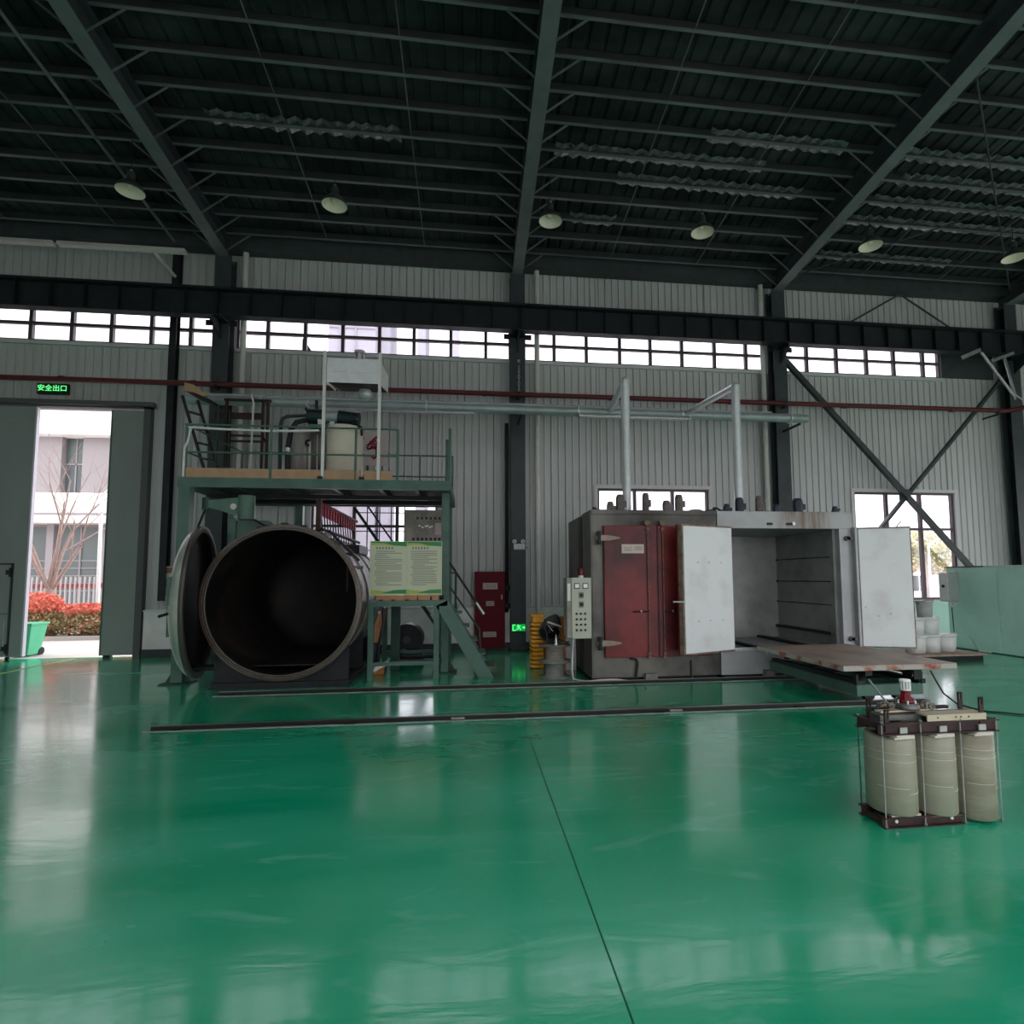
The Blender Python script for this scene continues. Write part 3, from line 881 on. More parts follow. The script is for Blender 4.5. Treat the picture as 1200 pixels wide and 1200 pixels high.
# ---- red hydrant cabinet
t = thing('hydrant_cabinet', 'tall dark red fire hydrant cabinet against the wall', 'cabinet', (0.45, 13.6, 0.07))
MB().box(0.09, 0.81, 13.46, 13.68, 0.07, 1.87).build('body', 'hydrant_red', t, bev=0.008)
d = MB().box(0.105, 0.795, 13.445, 13.46, 0.09, 1.85).build('door', 'hydrant_red', t, bev=0.004)
MB().box(0.285, 0.63, 13.438, 13.446, 1.45, 1.60).build('upper_label', 'label_pale', d)
text_mesh('lettering', '消火栓', 0.085, (0.475, 13.436, 1.515), 'ink_soft', d)
MB().box(0.36, 0.55, 13.438, 13.446, 1.06, 1.17).build('small_label', 'label_pale', d)
MB().box(0.29, 0.60, 13.438, 13.446, 0.33, 0.45).build('lower_label', 'label_pale', d)
for i in range(3): MB().box(0.38, 0.53, 13.436, 13.438, 1.085 + i * 0.025, 1.095 + i * 0.025).build('print_line', 'ink_soft', d)
for i in range(2): MB().box(0.32, 0.57, 13.436, 13.438, 0.365 + i * 0.035, 0.378 + i * 0.035).build('print_line', 'ink_soft', d)
MB().box(0.715, 0.745, 13.43, 13.446, 1.21, 1.32).build('handle', 'label_pale', d)
MB().box(0.12, 0.78, 13.50, 13.66, 0.0, 0.07).build('foot', 'steel_dark', t)

# ---- notice sheets and small boxes on the wall left of the vessel
t = thing('wall_board', 'white notice board with brown heading behind the vessel lid', 'notice board', (-6.4, 13.66, 1.25))
MB().box(-6.95, -6.10, 13.66, 13.70, 1.27, 2.02).build('board', 'paper_white', t)
MB().box(-6.93, -6.50, 13.652, 13.66, 1.87, 1.99).build('heading', 'cardboard', t)
for i in range(2): MB().box(-6.86, -6.3, 13.654, 13.66, 1.60 + 0.06 * i, 1.63 + 0.06 * i).build('print_line', 'cardboard', t)
for i in range(4): MB().box(-6.9 + 0.12 * i, -6.82 + 0.17 * i, 13.654, 13.66, 1.34 + 0.03 * (i % 3), 1.36 + 0.03 * (i % 3)).build('print_line', 'ink_soft', t)
t = thing('junction_box', 'small pale junction box above the notice board', 'box', (-6.35, 13.6, 2.0))
MB().box(-6.55, -6.25, 13.60, 13.74, 2.03, 2.42).build('body', 'bare_white', t, bev=0.01)
MB().box(-6.24, -6.12, 13.58, 13.74, 2.02, 2.45).build('cable_cover', 'black_plastic', t)
MB().cyl((-6.40, 13.61, 2.2), (-6.40, 13.59, 2.2), 0.03, 10).build('knob', 'ink', t)
# ================================================================== VACUUM VESSEL
VX, VZ, VY = -2.97, 1.36, 9.40
ves = thing('impregnation_vessel', 'large open horizontal steel pressure vessel with dark inside', 'vessel', (VX, 11.0, 0))
ax = (0, 1, 0)
out = [(1.165, 0.10), (1.165, 2.65)] + [(1.165 * math.cos(a), 2.65 + 0.42 * math.sin(a)) for a in [i * math.pi / 16 for i in range(1, 8)]] + [(0.002, 3.07)]
MB().lathe(out, (VX, VY, VZ), ax, 64).build('shell', 'vessel_shell', ves)
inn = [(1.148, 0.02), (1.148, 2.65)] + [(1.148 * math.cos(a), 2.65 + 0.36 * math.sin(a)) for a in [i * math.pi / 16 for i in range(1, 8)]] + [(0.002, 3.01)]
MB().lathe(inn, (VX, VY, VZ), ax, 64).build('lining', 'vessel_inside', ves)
MB().lathe([(1.235, 0.0), (1.235, 0.13), (1.17, 0.13), (1.17, 0.03), (1.142, 0.03), (1.142, -0.015), (1.165, -0.015), (1.175, 0.0), (1.235, 0.0)], (VX, VY, VZ), ax, 72).build('flange_ring', 'vessel_rim', ves)
MB().lathe([(1.192, 0.0), (1.192, -0.006), (1.180, -0.006), (1.180, 0.0)], (VX, VY, VZ), ax, 72).build('seal', 'scrap_brown', ves)
for y in (10.3, 11.1, 11.9):
    MB().lathe([(1.166, y - VY - 0.03), (1.185, y - VY - 0.03), (1.185, y - VY + 0.03), (1.166, y - VY + 0.03)], (VX, VY, VZ), ax, 56).build('hoop', 'vessel_shell', ves)
# saddle base
for y in (9.52, 10.7, 11.9):
    arc = [(VX + 1.17 * math.sin(a), VZ - 1.17 * math.cos(a)) for a in [math.radians(d) for d in range(60, -61, -10)]]
    MB().prism([(VX - 1.02, 0.02), (VX + 1.02, 0.02)] + arc, y, y + 0.06, 'xz').build('saddle', 'black_steel', ves)
MB().box(VX - 1.04, VX + 1.04, 9.46, 12.1, 0.0, 0.10).build('skid', 'black_steel', ves)
# locking lugs and hydraulic rods on the flange
for d in (28, 40, 52, 64):
    a = math.radians(d)
    p = Vector((VX + 1.22 * math.sin(a), VY + 0.02, VZ + 1.22 * math.cos(a)))
    q = Vector((VX + 1.25 * math.sin(a), VY + 0.55, VZ + 1.25 * math.cos(a)))
    MB().bar(p, q, 0.035, 0.06).build('lock_rod', 'black_steel', ves)
MB().bar((VX + 0.62, VY + 0.30, VZ + 1.16), (VX + 1.12, VY + 0.30, VZ + 0.66), 0.05, 0.04).build('lock_link', 'black_steel', ves)
for d in (-18, 0, 14):
    a = math.radians(d)
    MB().box(VX + 1.2 * math.sin(a) - 0.05, VX + 1.2 * math.sin(a) + 0.05, VY + 0.02, VY + 0.12, VZ + 1.2 * math.cos(a), VZ + 1.2 * math.cos(a) + 0.06).build('lug', 'black_steel', ves)
# end of vessel lining stripe and inner rail plate
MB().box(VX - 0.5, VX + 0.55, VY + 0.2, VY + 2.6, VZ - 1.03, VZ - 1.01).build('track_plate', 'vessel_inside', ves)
MB().tube([(VX + 0.45, VY + 2.6, VZ + 0.75), (VX + 0.45, VY + 2.6, VZ + 0.1)], 0.02, 6).build('probe_rod', 'vessel_rim', ves)

# ---- dished lid swung open on its davit
th = math.radians(12)
LC = Vector((-4.37, 9.85, 1.36))
nx, ny = math.cos(th), math.sin(th)
lid = thing('vessel_lid', 'round dished steel lid standing open left of the vessel', 'lid', LC)
axl = (nx, ny, 0)
dome_o = [(1.2 * math.cos(a), -0.03 - 0.31 * math.sin(a)) for a in [i * math.pi / 20 for i in range(0, 10)]] + [(0.002, -0.34)]
dome_i = [(1.15 * math.cos(a), -0.03 - 0.23 * math.sin(a)) for a in [i * math.pi / 20 for i in range(0, 10)]] + [(0.002, -0.26)]
MB().lathe(dome_o, LC, axl, 56).build('dish', 'lid_shell', lid)
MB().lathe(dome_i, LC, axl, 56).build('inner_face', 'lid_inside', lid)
MB().lathe([(1.225, 0.03), (1.225, -0.03), (1.19, -0.03), (1.19, -0.02), (1.13, -0.02), (1.13, 0.03), (1.225, 0.03)], LC, axl, 64).build('rim', 'vessel_rim', lid)
dvec = Vector((-ny, nx, 0))
def lidp(u, z, n): return LC + dvec * u + Vector((0, 0, z)) + Vector(axl) * n
MB().bar(lidp(-0.95, -0.02, -0.21), lidp(-0.95, 0.40, -0.20), 0.13, 0.04, axl).build('pad', 'green_steel', lid)
MB().bar(lidp(-0.6, 0.0, -0.28), lidp(-0.6, -0.5, -0.28), 0.10, 0.05, axl).build('pad', 'green_steel', lid)
MB().tube([lidp(-1.1, -0.13, -0.18), lidp(-1.2, -0.16, -0.26)], 0.022, 8).build('handle', 'black_steel', lid)
MB().tube([lidp(-0.15, 1.21, -0.05), (-4.38, 9.95, 2.95)], 0.018, 8).build('tie_rod', 'black_steel', lid)
MB().box(-4.52, -3.98, 9.6, 9.9, 0.28, 0.34).build('lower_stay', 'black_steel', lid)

dv = thing('lid_davit', 'green davit arm with vertical pivot drum over the vessel', 'davit', (-3.75, 10.6, 2.2))
MB().cyl((-3.75, 9.95, 2.72), (-3.75, 9.95, 3.12), 0.13, 20).build('pivot_drum', 'green_steel', dv)
MB().cyl((-4.38, 9.95, 2.88), (-4.38, 9.95, 3.08), 0.07, 16).build('knuckle', 'green_dark', dv)
MB().prism([(-4.38, 2.93), (-3.75, 2.74), (-3.75, 3.10), (-4.38, 3.03)], 9.90, 10.0, 'xz').build('arm', 'green_steel', dv)
MB().cyl((-3.93, 9.895, 2.93), (-3.93, 9.87, 2.93), 0.05, 18).build('pin_cap', 'lid_shell', dv)
MB().prism([(-4.05, 2.0), (-3.3, 2.55), (-3.45, 2.72), (-3.95, 2.72)], 10.10, 10.2, 'xz').build('gusset', 'green_steel', dv)
MB().box(-4.08, -3.96, 10.06, 10.2, 1.98, 2.74).build('mast', 'green_steel', dv)
MB().tube([(-3.62, 9.95, 2.72), (-3.45, 9.9, 2.62), (-3.15, 9.85, 2.58)], 0.02, 6).build('hose', 'black_steel', dv)

# ---- red valve manifold standing on top of the vessel
mf = thing('valve_manifold', 'row of red valve bodies on thin pipes above the vessel', 'valves', (-2.5, 11.0, 2.5))
for k in range(14):
    t = k / 13
    x, y = -2.60 + 0.22 * t, 10.2 + 1.7 * t
    zt = 3.02 - 0.13 * t
    MB().box(x - 0.022, x + 0.022, y - 0.03, y + 0.03, zt - 0.20, zt).build('valve_body', 'mark_red', mf)
    MB().tube([(x, y, zt - 0.2), (x + 0.03, y, 2.40)], 0.012, 6).build('drop_pipe', 'black_steel', mf)
MB().tube([(-2.62, 10.1, 3.04), (-2.36, 12.0, 2.90)], 0.035, 8).build('header_pipe', 'mark_red', mf)
MB().tube([(-2.57, 10.1, 2.58), (-2.30, 12.0, 2.46)], 0.03, 8).build('lower_header', 'black_steel', mf)
MB().box(-2.66, -2.58, 10.06, 10.14, 2.42, 3.10).build('end_post', 'brown_steel', mf)
MB().box(-2.45, -2.10, 11.0, 11.9, 2.20, 2.36).build('valve_block', 'black_steel', mf)

# ================================================================== GREEN PLATFORM
pf = thing('work_platform', 'raised green steel work platform with railings over the vessel', 'platform', (-2.7, 11.5, 0))
def post(x0, x1, y0, y1, z0, z1, name='post', m='green_steel'):
    MB().box(x0, x1, y0, y1, z0, z1).build(name, m, pf, bev=0.006)
post(-4.92, -4.74, 10.12, 10.30, 0, 3.30)
post(-0.54, -0.40, 10.52, 10.68, 0, 3.30)
post(-4.92, -4.76, 12.55, 12.71, 0, 3.30)
post(-3.74, -3.58, 12.52, 12.66, 0, 3.30)
post(-0.56, -0.42, 12.55, 12.71, 0, 3.30)
post(-1.49, -1.33, 10.95, 11.1, 0, 1.24, name='short_post', m='green_dark')
# base plates with gussets
for x, y in ((-4.83, 10.21), (-0.47, 10.6)):
    MB().box(x - 0.22, x + 0.22, y - 0.20, y + 0.20, 0, 0.02).build('base_plate', 'green_dark', pf)
    for s in (-1, 1):
        MB().prism([(x + s * 0.08, 0.02), (x + s * 0.20, 0.02), (x + s * 0.08, 0.22)], y - 0.01, y + 0.01, 'xz').build('gusset', 'green_dark', pf)
MB().box(-5.0, -0.36, 10.25, 10.33, 3.31, 3.48).build('edge_beam', 'green_steel', pf)
MB().box(-5.0, -0.36, 12.75, 12.83, 3.31, 3.48).build('edge_beam', 'green_steel', pf)
MB().box(-5.0, -4.92, 10.33, 12.75, 3.31, 3.48).build('edge_beam', 'green_steel', pf)
MB().box(-0.44, -0.36, 10.33, 12.75, 3.31, 3.48).build('edge_beam', 'green_steel', pf)
MB().box(-4.92, -0.44, 10.33, 12.75, 3.455, 3.475).build('deck_plate', 'deck_dark', pf)
for x in (-4.1, -3.3, -2.45, -1.65, -1.0):
    MB().box(x - 0.035, x + 0.035, 10.33, 12.75, 3.33, 3.455).build('joist', 'green_dark', pf)
for y in (11.2, 12.0):
    MB().box(-4.92, -0.44, y - 0.03, y + 0.03, 3.25, 3.33).build('cross_joist', 'black_steel', pf)
# toe boards (separate lengths)
for a, b in ((-4.92, -3.55), (-3.50, -2.68), (-2.60, -1.98), (-1.92, -1.42)):
    MB().box(a, b, 10.335, 10.35, 3.48, 3.66).build('toe_board', 'toe_board', pf)
for x in (-2.66, -1.95): MB().box(x - 0.04, x + 0.04, 10.24, 10.36, 3.48, 3.53).build('stanchion_foot', 'black_steel', pf)
# railings
def rail(pts, r=0.02, m='green_steel', name='rail'):
    MB().tube(pts, r, 8).build(name, m, pf)
for z in (4.43, 3.94):
    rail([(-4.93, 10.35, z), (-1.33, 10.35, z)], 0.018)
for x in (-4.93, -3.525, -2.07, -1.33):
    rail([(x, 10.35, 3.48), (x, 10.35, 4.44)], 0.022, name='stanchion')
rail([(-0.39, 10.36, 3.48), (-0.39, 10.36, 4.48)], 0.026, name='stanchion')
rail([(-0.45, 10.5, 3.48), (-0.45, 10.5, 4.30)], 0.026, name='stanchion')
for z in (4.48, 4.0):
    rail([(-4.95, 12.78, z), (-0.42, 12.78, z)], 0.018)
    rail([(-4.95, 10.35, z - 0.05), (-4.95, 12.78, z)], 0.018)
for x in (-4.95, -3.6, -2.3, -1.15, -0.42):
    rail([(x, 12.78, 3.48), (x, 12.78, 4.48)], 0.02, name='stanchion')
rail([(-4.93, 10.36, 4.38), (-4.2, 10.38, 4.36), (-3.55, 10.36, 4.345), (-2.9, 10.36, 4.37), (-2.72, 10.36, 4.38)], 0.022, 'bare_white', 'rail_wrap')
rail([(-4.95, 10.33, 3.50), (-4.95, 10.33, 4.0), (-4.90, 10.33, 4.12), (-4.86, 10.34, 4.36)], 0.02, 'bare_white', 'rail_wrap')

# ---- stair running up behind the platform
st = thing('rear_stair', 'thin steel stair and mesh guard seen against the left window', 'stairs', (-2.0, 12.95, 1.0))
MB().tube([(-2.75, 12.95, 3.55), (-0.9, 12.95, 0.9)], 0.022, 6).build('handrail', 'green_dark', st)
MB().tube([(-2.45, 12.95, 3.55), (-0.6, 12.95, 0.9)], 0.022, 6).build('handrail', 'green_dark', st)
for x in (-2.32, -2.05, -1.79, -1.5):
    MB().tube([(x, 13.0, 1.4), (x, 13.0, 3.45)], 0.014, 6).build('mesh_upright', 'green_dark', st)
for z in (1.9, 2.35, 2.78, 3.2):
    MB().tube([(-2.6, 13.0, z), (-1.5, 13.0, z)], 0.012, 6).build('mesh_rail', 'green_dark', st)
MB().bar((-2.6, 13.05, 3.3), (-0.38, 13.05, 0.06), 0.03, 0.06).build('stringer', 'green_dark', st)

# ---- dark gate frame and access steps at the rear left of the platform
gf = thing('guard_stand', 'dark brown tubular frame with crossbars on the platform', 'frame', (-4.8, 12.5, 3.48))
for x in (-4.42, -5.15):
    MB().box(x - 0.022, x + 0.022, 12.40, 12.445, 3.475, 5.55).build('upright', 'brown_steel', gf)
MB().box(-4.31, -4.26, 12.30, 12.35, 3.48, 5.50).build('upright', 'brown_steel', gf)
MB().box(-5.2, -4.26, 12.40, 12.45, 5.50, 5.55).build('top_bar', 'brown_steel', gf)
MB().box(-5.2, -4.40, 12.425, 12.465, 4.74, 4.78).build('crossbar', 'brown_steel', gf)
MB().box(-5.2, -4.40, 12.425, 12.465, 4.62, 4.66).build('crossbar', 'brown_steel', gf)
MB().bar((-4.40, 12.44, 4.72), (-4.27, 12.33, 4.55), 0.03, 0.03).bar((-4.40, 12.44, 3.95), (-4.27, 12.33, 3.78), 0.03, 0.03).build('stay', 'brown_steel', gf)
MB().box(-5.4, -4.42, 12.445, 12.465, 5.12, 5.26).build('plank', 'brown_steel', gf)
tag(MB().tube([(-4.58, 12.25, 3.475), (-4.55, 12.25, 5.42)], 0.022, 8).tube([(-4.55, 12.25, 5.42), (-4.60, 12.25, 5.60)], 0.018, 8).build('white_pole', 'bare_white'), 'thin white pole leaning by the dark tubular frame', 'pole')
ld = thing('access_steps', 'dark folding steps with tan top tread at platform corner', 'steps', (-5.4, 12.0, 3.48))
MB().bar((-5.88, 12.1, 5.48), (-5.28, 12.1, 3.55), 0.035, 0.05).build('stringer', 'black_steel', ld)
MB().bar((-5.72, 12.4, 5.48), (-5.12, 12.4, 3.55), 0.035, 0.05).build('stringer', 'black_steel', ld)
MB().add([(-5.82, 12.05, 5.62), (-5.35, 12.05, 5.42), (-5.25, 12.45, 5.36), (-5.72, 12.45, 5.56), (-5.82, 12.05, 5.58), (-5.35, 12.05, 5.38), (-5.25, 12.45, 5.32), (-5.72, 12.45, 5.52)],
         [(0, 1, 2, 3), (7, 6, 5, 4), (0, 4, 5, 1), (1, 5, 6, 2), (2, 6, 7, 3), (3, 7, 4, 0)]).build('top_tread', 'black_steel', ld)
MB().prism([(-5.80, 5.72), (-5.62, 5.68), (-5.34, 5.47), (-5.42, 5.44), (-5.60, 5.52), (-5.80, 5.55)], 11.99, 12.03, 'xz').build('tread_cover', 'toe_board', ld)
for k in range(5):
    t = (k + 1) / 6
    MB().bar((-5.88 + 0.6 * t, 12.1, 5.48 - 1.93 * t), (-5.72 + 0.6 * t, 12.4, 5.48 - 1.93 * t), 0.10, 0.02).build('tread', 'green_dark', ld)
MB().tube([(-5.18, 12.1, 3.48), (-5.18, 12.1, 5.3)], 0.018, 6).build('back_leg', 'green_dark', ld)
MB().tube([(-5.08, 12.4, 3.48), (-5.08, 12.4, 5.3)], 0.018, 6).build('back_leg', 'green_dark', ld)

# ---- tanks on the platform
def tank(lab, x, y, r, z1, m, group=None):
    t = thing('storage_tank', lab, 'tank', (x, y, 3.475), group='tanks on the platform')
    MB().lathe([(0.001, 0), (r, 0), (r, z1 - 3.475 - 0.04), (r * 0.92, z1 - 3.475), (0.001, z1 - 3.475 + 0.03)], (x, y, 3.475), n=36).build('body', m, t)
    for z in (3.62, z1 - 0.12):
        MB().lathe([(r, -0.015), (r + 0.012, -0.015), (r + 0.012, 0.015), (r, 0.015)], (x, y, z), n=36).build('band', m, t)
    return t
t = tank('cream cylindrical resin tank on the platform behind the hood post', -2.45, 11.2, 0.34, 4.66, 'cream_tank')
MB().cyl((-2.38, 10.86, 3.62), (-2.38, 10.83, 3.62), 0.03, 8).build('drain_valve', 'zinc', t)
MB().tube([(-2.18, 11.05, 4.66), (-2.10, 10.98, 4.62), (-2.09, 10.98, 4.46)], 0.025, 8).build('vent_hose', 'black_steel', t)
t = tank('dark grey cylindrical tank between the two pale tanks', -3.02, 11.75, 0.21, 4.75, 'tank_grey')
MB().tube([(-3.05, 11.54, 3.5), (-3.05, 11.54, 4.6)], 0.012, 6).build('gauge_tube', 'zinc', t)
t = tank('pale tank with a white standpipe at its front', -3.44, 12.05, 0.26, 4.80, 'tank_pale')
MB().cyl((-3.22, 11.72, 3.48), (-3.22, 11.72, 4.50), 0.05, 12).build('standpipe', 'pvc_white', t)
MB().lathe([(0.03, 0), (0.07, 0.0), (0.07, 0.03), (0.03, 0.03)], (-3.27, 11.70, 4.46), (0.5, -1, 0), 14).build('hand_wheel', 'brown_steel', t)
MB().box(-3.52, -3.38, 11.70, 11.74, 3.66, 3.71).build('nameplate', 'paper_white', t)

# ---- drive motor set on the tanks
t = thing('drive_unit', 'dark green motor and gearbox mounted above the tanks', 'motor', (-2.85, 11.4, 4.66))
MB().cyl((-3.20, 11.45, 4.94), (-2.88, 11.42, 4.92), 0.16, 18).build('gearbox', 'motor_dark', t)
MB().cyl((-2.84, 11.35, 4.92), (-2.60, 11.35, 4.92), 0.135, 18).build('flange_housing', 'duct_paint', t)
MB().cyl((-2.60, 11.35, 4.91), (-2.22, 11.33, 4.86), 0.145, 18).build('motor_body', 'motor_dark', t)
for k in range(6):
    MB().cyl((-2.56 + 0.055 * k, 11.35, 4.905 - 0.007 * k), (-2.545 + 0.055 * k, 11.35, 4.905 - 0.007 * k), 0.13, 18).build('fin', 'motor_dark', t)
MB().cyl((-3.05, 11.4, 5.06), (-3.05, 11.4, 5.25), 0.03, 10).build('breather', 'black_steel', t)
MB().tube([(-3.12, 11.4, 5.02), (-3.25, 11.4, 5.16), (-3.20, 11.4, 5.24)], 0.015, 6).build('lifting_hook', 'zinc', t)
MB().box(-3.15, -2.15, 11.2, 11.5, 4.67, 4.72).build('mount_plate', 'green_steel', t)
for x in (-2.95, -2.72, -2.38):
    MB().box(x - 0.04, x + 0.04, 11.28, 11.42, 4.72, 4.84).build('foot', 'zinc', t)
MB().cyl((-2.32, 11.2, 4.72), (-2.22, 11.15, 4.82), 0.04, 10).build('cap', 'black_steel', t)

# ---- curved pipes left of the tanks
t = thing('pipe_bend', 'dark hooked pipe rising beside the tanks', 'pipe', (-3.75, 11.6, 3.48), group='bent pipes on the platform')
MB().tube([(-3.78, 11.6, 3.48), (-3.78, 11.6, 4.80), (-3.75, 11.6, 4.92), (-3.66, 11.6, 4.97), (-3.2, 11.5, 4.98)], 0.035, 10).build('pipe', 'green_dark', t)
MB().cyl((-3.78, 11.6, 3.48), (-3.78, 11.6, 3.52), 0.07, 12).build('foot_flange', 'green_dark', t)
t = thing('pipe_bend', 'thick black hose bending over beside the pale tank', 'pipe', (-3.55, 11.4, 3.48), group='bent pipes on the platform')
MB().tube([(-3.56, 11.4, 3.48), (-3.57, 11.4, 4.3), (-3.52, 11.4, 4.65), (-3.42, 11.4, 4.80), (-3.2, 11.45, 4.88)], 0.05, 10).build('hose', 'black_steel', t)
MB().cyl((-3.57, 11.4, 4.2), (-3.56, 11.4, 4.28), 0.062, 12).build('clamp', 'zinc', t)

# ---- extractor hood on two posts
hd = thing('extractor_hood', 'grey sheet metal extractor hood on two white posts', 'hood', (-2.15, 10.8, 3.48))
for x in (-2.635, -1.665):
    MB().box(x - 0.025, x + 0.025, 10.30, 10.35, 3.48, 5.84).build('post', 'bare_white', hd)
MB().box(-2.60, -1.68, 10.34, 10.35, 5.27, 5.72).build('front_sheet', 'galvanised', hd)
MB().box(-2.61, -1.68, 10.332, 10.34, 5.47, 5.49).build('fold_line', 'galvanised', hd)
MB().add([(-1.68, 10.35, 5.27), (-1.68, 10.35, 5.72), (-1.68, 11.4, 5.80), (-1.68, 11.4, 5.45), (-1.67, 10.35, 5.27), (-1.67, 10.35, 5.72), (-1.67, 11.4, 5.80), (-1.67, 11.4, 5.45)],
         [(0, 1, 2, 3), (7, 6, 5, 4), (0, 4, 5, 1), (1, 5, 6, 2), (2, 6, 7, 3), (3, 7, 4, 0)]).build('side_sheet', 'bare_white', hd)
MB().add([(-2.60, 10.35, 5.27), (-2.60, 10.35, 5.72), (-2.60, 11.4, 5.80), (-2.60, 11.4, 5.45), (-2.59, 10.35, 5.27), (-2.59, 10.35, 5.72), (-2.59, 11.4, 5.80), (-2.59, 11.4, 5.45)],
         [(0, 1, 2, 3), (7, 6, 5, 4), (0, 4, 5, 1), (1, 5, 6, 2), (2, 6, 7, 3), (3, 7, 4, 0)]).build('side_sheet', 'bare_white', hd)
MB().prism([(10.35, 5.71), (11.4, 5.79), (11.4, 5.80), (10.35, 5.72)], -2.60, -1.67, 'yz').build('top_sheet', 'galvanised', hd)
MB().prism([(10.36, 5.28), (11.39, 5.455), (11.39, 5.465), (10.36, 5.29)], -2.59, -1.68, 'yz').build('under_screen', 'brown_steel', hd)
MB().box(-2.60, -1.68, 11.39, 11.40, 5.45, 5.80).build('back_sheet', 'galvanised', hd)
MB().cyl((-2.14, 10.9, 5.74), (-2.14, 10.9, 6.06), 0.085, 16).build('stub_flue', 'foil', hd)
MB().lathe([(0.001, 0.08), (0.10, 0.04), (0.105, 0.0), (0.001, 0.0)], (-2.14, 10.9, 6.05), n=16).build('cowl', 'galvanised', hd)
MB().lathe([(0.001, 0.0), (0.10, 0.03), (0.13, 0.12), (0.12, 0.2)], (-2.05, 11.0, 5.16), n=18).build('lamp_globe', 'galvanised', hd)
MB().bar((-2.60, 10.33, 5.27), (-2.44, 10.33, 5.12), 0.03, 0.02).build('corner_stay', 'bare_white', hd)

# ---- sheet with red brush mark
sb = thing('signboard', 'pale board with a red brush-stroke mark on thin legs', 'board', (-2.1, 12.3, 3.48))
MB().box(-2.28, -1.80, 12.28, 12.30, 4.14, 4.88).build('sheet', 'sheet_pink', sb)
for x in (-2.2, -1.9):
    MB().box(x - 0.012, x + 0.012, 12.30, 12.32, 3.48, 4.8).build('leg', 'steel_grey', sb)
mk = MB()
for P_ in ([(-1.98, 4.78), (-2.05, 4.74), (-2.14, 4.64), (-2.22, 4.56)], [(-2.04, 4.77), (-1.98, 4.70), (-1.97, 4.60), (-2.02, 4.54)],
           [(-2.16, 4.66), (-2.08, 4.60), (-2.0, 4.62), (-2.05, 4.68), (-2.15, 4.60)], [(-2.22, 4.54), (-2.20, 4.49), (-2.12, 4.52), (-2.02, 4.56)],
           [(-2.03, 4.54), (-2.02, 4.44), (-2.03, 4.34), (-2.07, 4.29), (-2.12, 4.33)], [(-2.14, 4.56), (-2.05, 4.51), (-1.99, 4.52)]):
    mk.tube([(p[0], 12.277, p[1]) for p in P_], 0.025, 6)
mk.build('brush_mark', 'mark_red', sb)
mk = MB().tube([(-2.31, 12.277, 4.86), (-2.30, 12.277, 4.70)], 0.014, 6)
mk.build('side_stroke', 'mark_red', sb)

# ---- beige control cabinet under the platform
cc = thing('control_cabinet', 'beige vented control cabinet behind the information board', 'cabinet', (-0.93, 11.35, 1.36))
MB().box(-1.30, -0.56, 11.2, 11.6, 1.36, 3.06).build('body', 'cabinet_grey', cc, bev=0.012)
MB().box(-1.17, -0.58, 11.185, 11.2, 2.2, 3.02).build('door', 'cabinet_grey', cc)
for k in range(6):
    MB().box(-1.06 + 0.085 * k, -1.02 + 0.085 * k, 11.178, 11.187, 2.87, 2.915).build('louvre', 'ink', cc)
for k in range(7):
    MB().box(-1.14 + 0.083 * k, -1.09 + 0.083 * k, 11.178, 11.187, 2.455, 2.51).build('louvre', 'ink', cc)
for k, (dx, dz) in enumerate(((0, 0.03), (0.06, 0), (0.12, 0.02), (0.16, 0.03), (0.2, 0), (0.24, 0.02))):
    MB().box(-1.02 + dx, -0.985 + dx, 11.178, 11.187, 2.70 + dz, 2.73 + dz).build('marking', 'dial_white', cc)
MB().box(-0.70, -0.58, 11.175, 11.187, 2.57, 2.80).build('paper_tag', 'label_pale', cc)

# ---- information board and the low green stand with steps
ls = thing('step_stand', 'low green steel stand with side steps beside the vessel', 'stand', (-1.1, 10.5, 0))
for x in (-1.73, -0.63):
    for y in (9.92, 11.5):
        MB().box(x, x + 0.09, y, y + 0.08, 0, 1.24).build('leg', 'green_steel', ls)
MB().box(-1.73, -0.40, 9.92, 10.0, 1.24, 1.34).build('top_beam', 'green_steel', ls)
MB().box(-1.73, -0.45, 11.5, 11.58, 1.24, 1.34).build('top_beam', 'green_steel', ls)
MB().box(-1.73, -1.65, 10.0, 11.5, 1.24, 1.34).build('side_beam', 'green_steel', ls)
MB().box(-0.63, -0.55, 10.0, 11.5, 1.24, 1.34).build('side_beam', 'green_steel', ls)
MB().box(-1.65, -0.63, 10.0, 11.5, 1.315, 1.345).build('deck_plate', 'green_dark', ls)
MB().box(-1.64, -0.63, 9.93, 9.97, 0.24, 0.30).build('stretcher', 'green_steel', ls)
MB().box(-1.64, -0.63, 11.5, 11.54, 0.24, 0.30).build('stretcher', 'green_steel', ls)
for y, n in ((9.92, 0), (10.66, 1)):
    MB().prism([(-0.60, 1.24), (-0.40, 1.34), (0.40, 0.0), (0.14, 0.0)], y, y + 0.05, 'xz').build('stringer', 'green_steel', ls)
for k in range(5):
    z = 1.12 - 0.235 * k
    x = -0.30 + 0.14 * k
    MB().box(x - 0.10, x + 0.14, 9.97, 10.66, z - 0.025, z).build('tread', 'green_steel', ls)
hr = MB().tube([(-0.52, 10.69, 2.19), (0.23, 10.69, 1.06)], 0.022, 8).build('handrail', 'black_steel', ls)
MB().tube([(0.10, 10.69, 1.26), (0.24, 10.69, 1.04)], 0.026, 8).build('worn_grip', 'zinc', hr)
MB().tube([(-0.42, 10.69, 1.60), (0.16, 10.69, 0.76), (0.18, 10.69, 0.36)], 0.018, 8).build('mid_rail', 'green_dark', ls)
MB().tube([(-0.28, 10.69, 0.95), (-0.28, 10.69, 1.83)], 0.022, 8).build('stanchion', 'green_dark', ls)
MB().box(-0.42, -0.28, 10.67, 10.70, 1.80, 1.83).build('tie_bar', 'green_dark', ls)
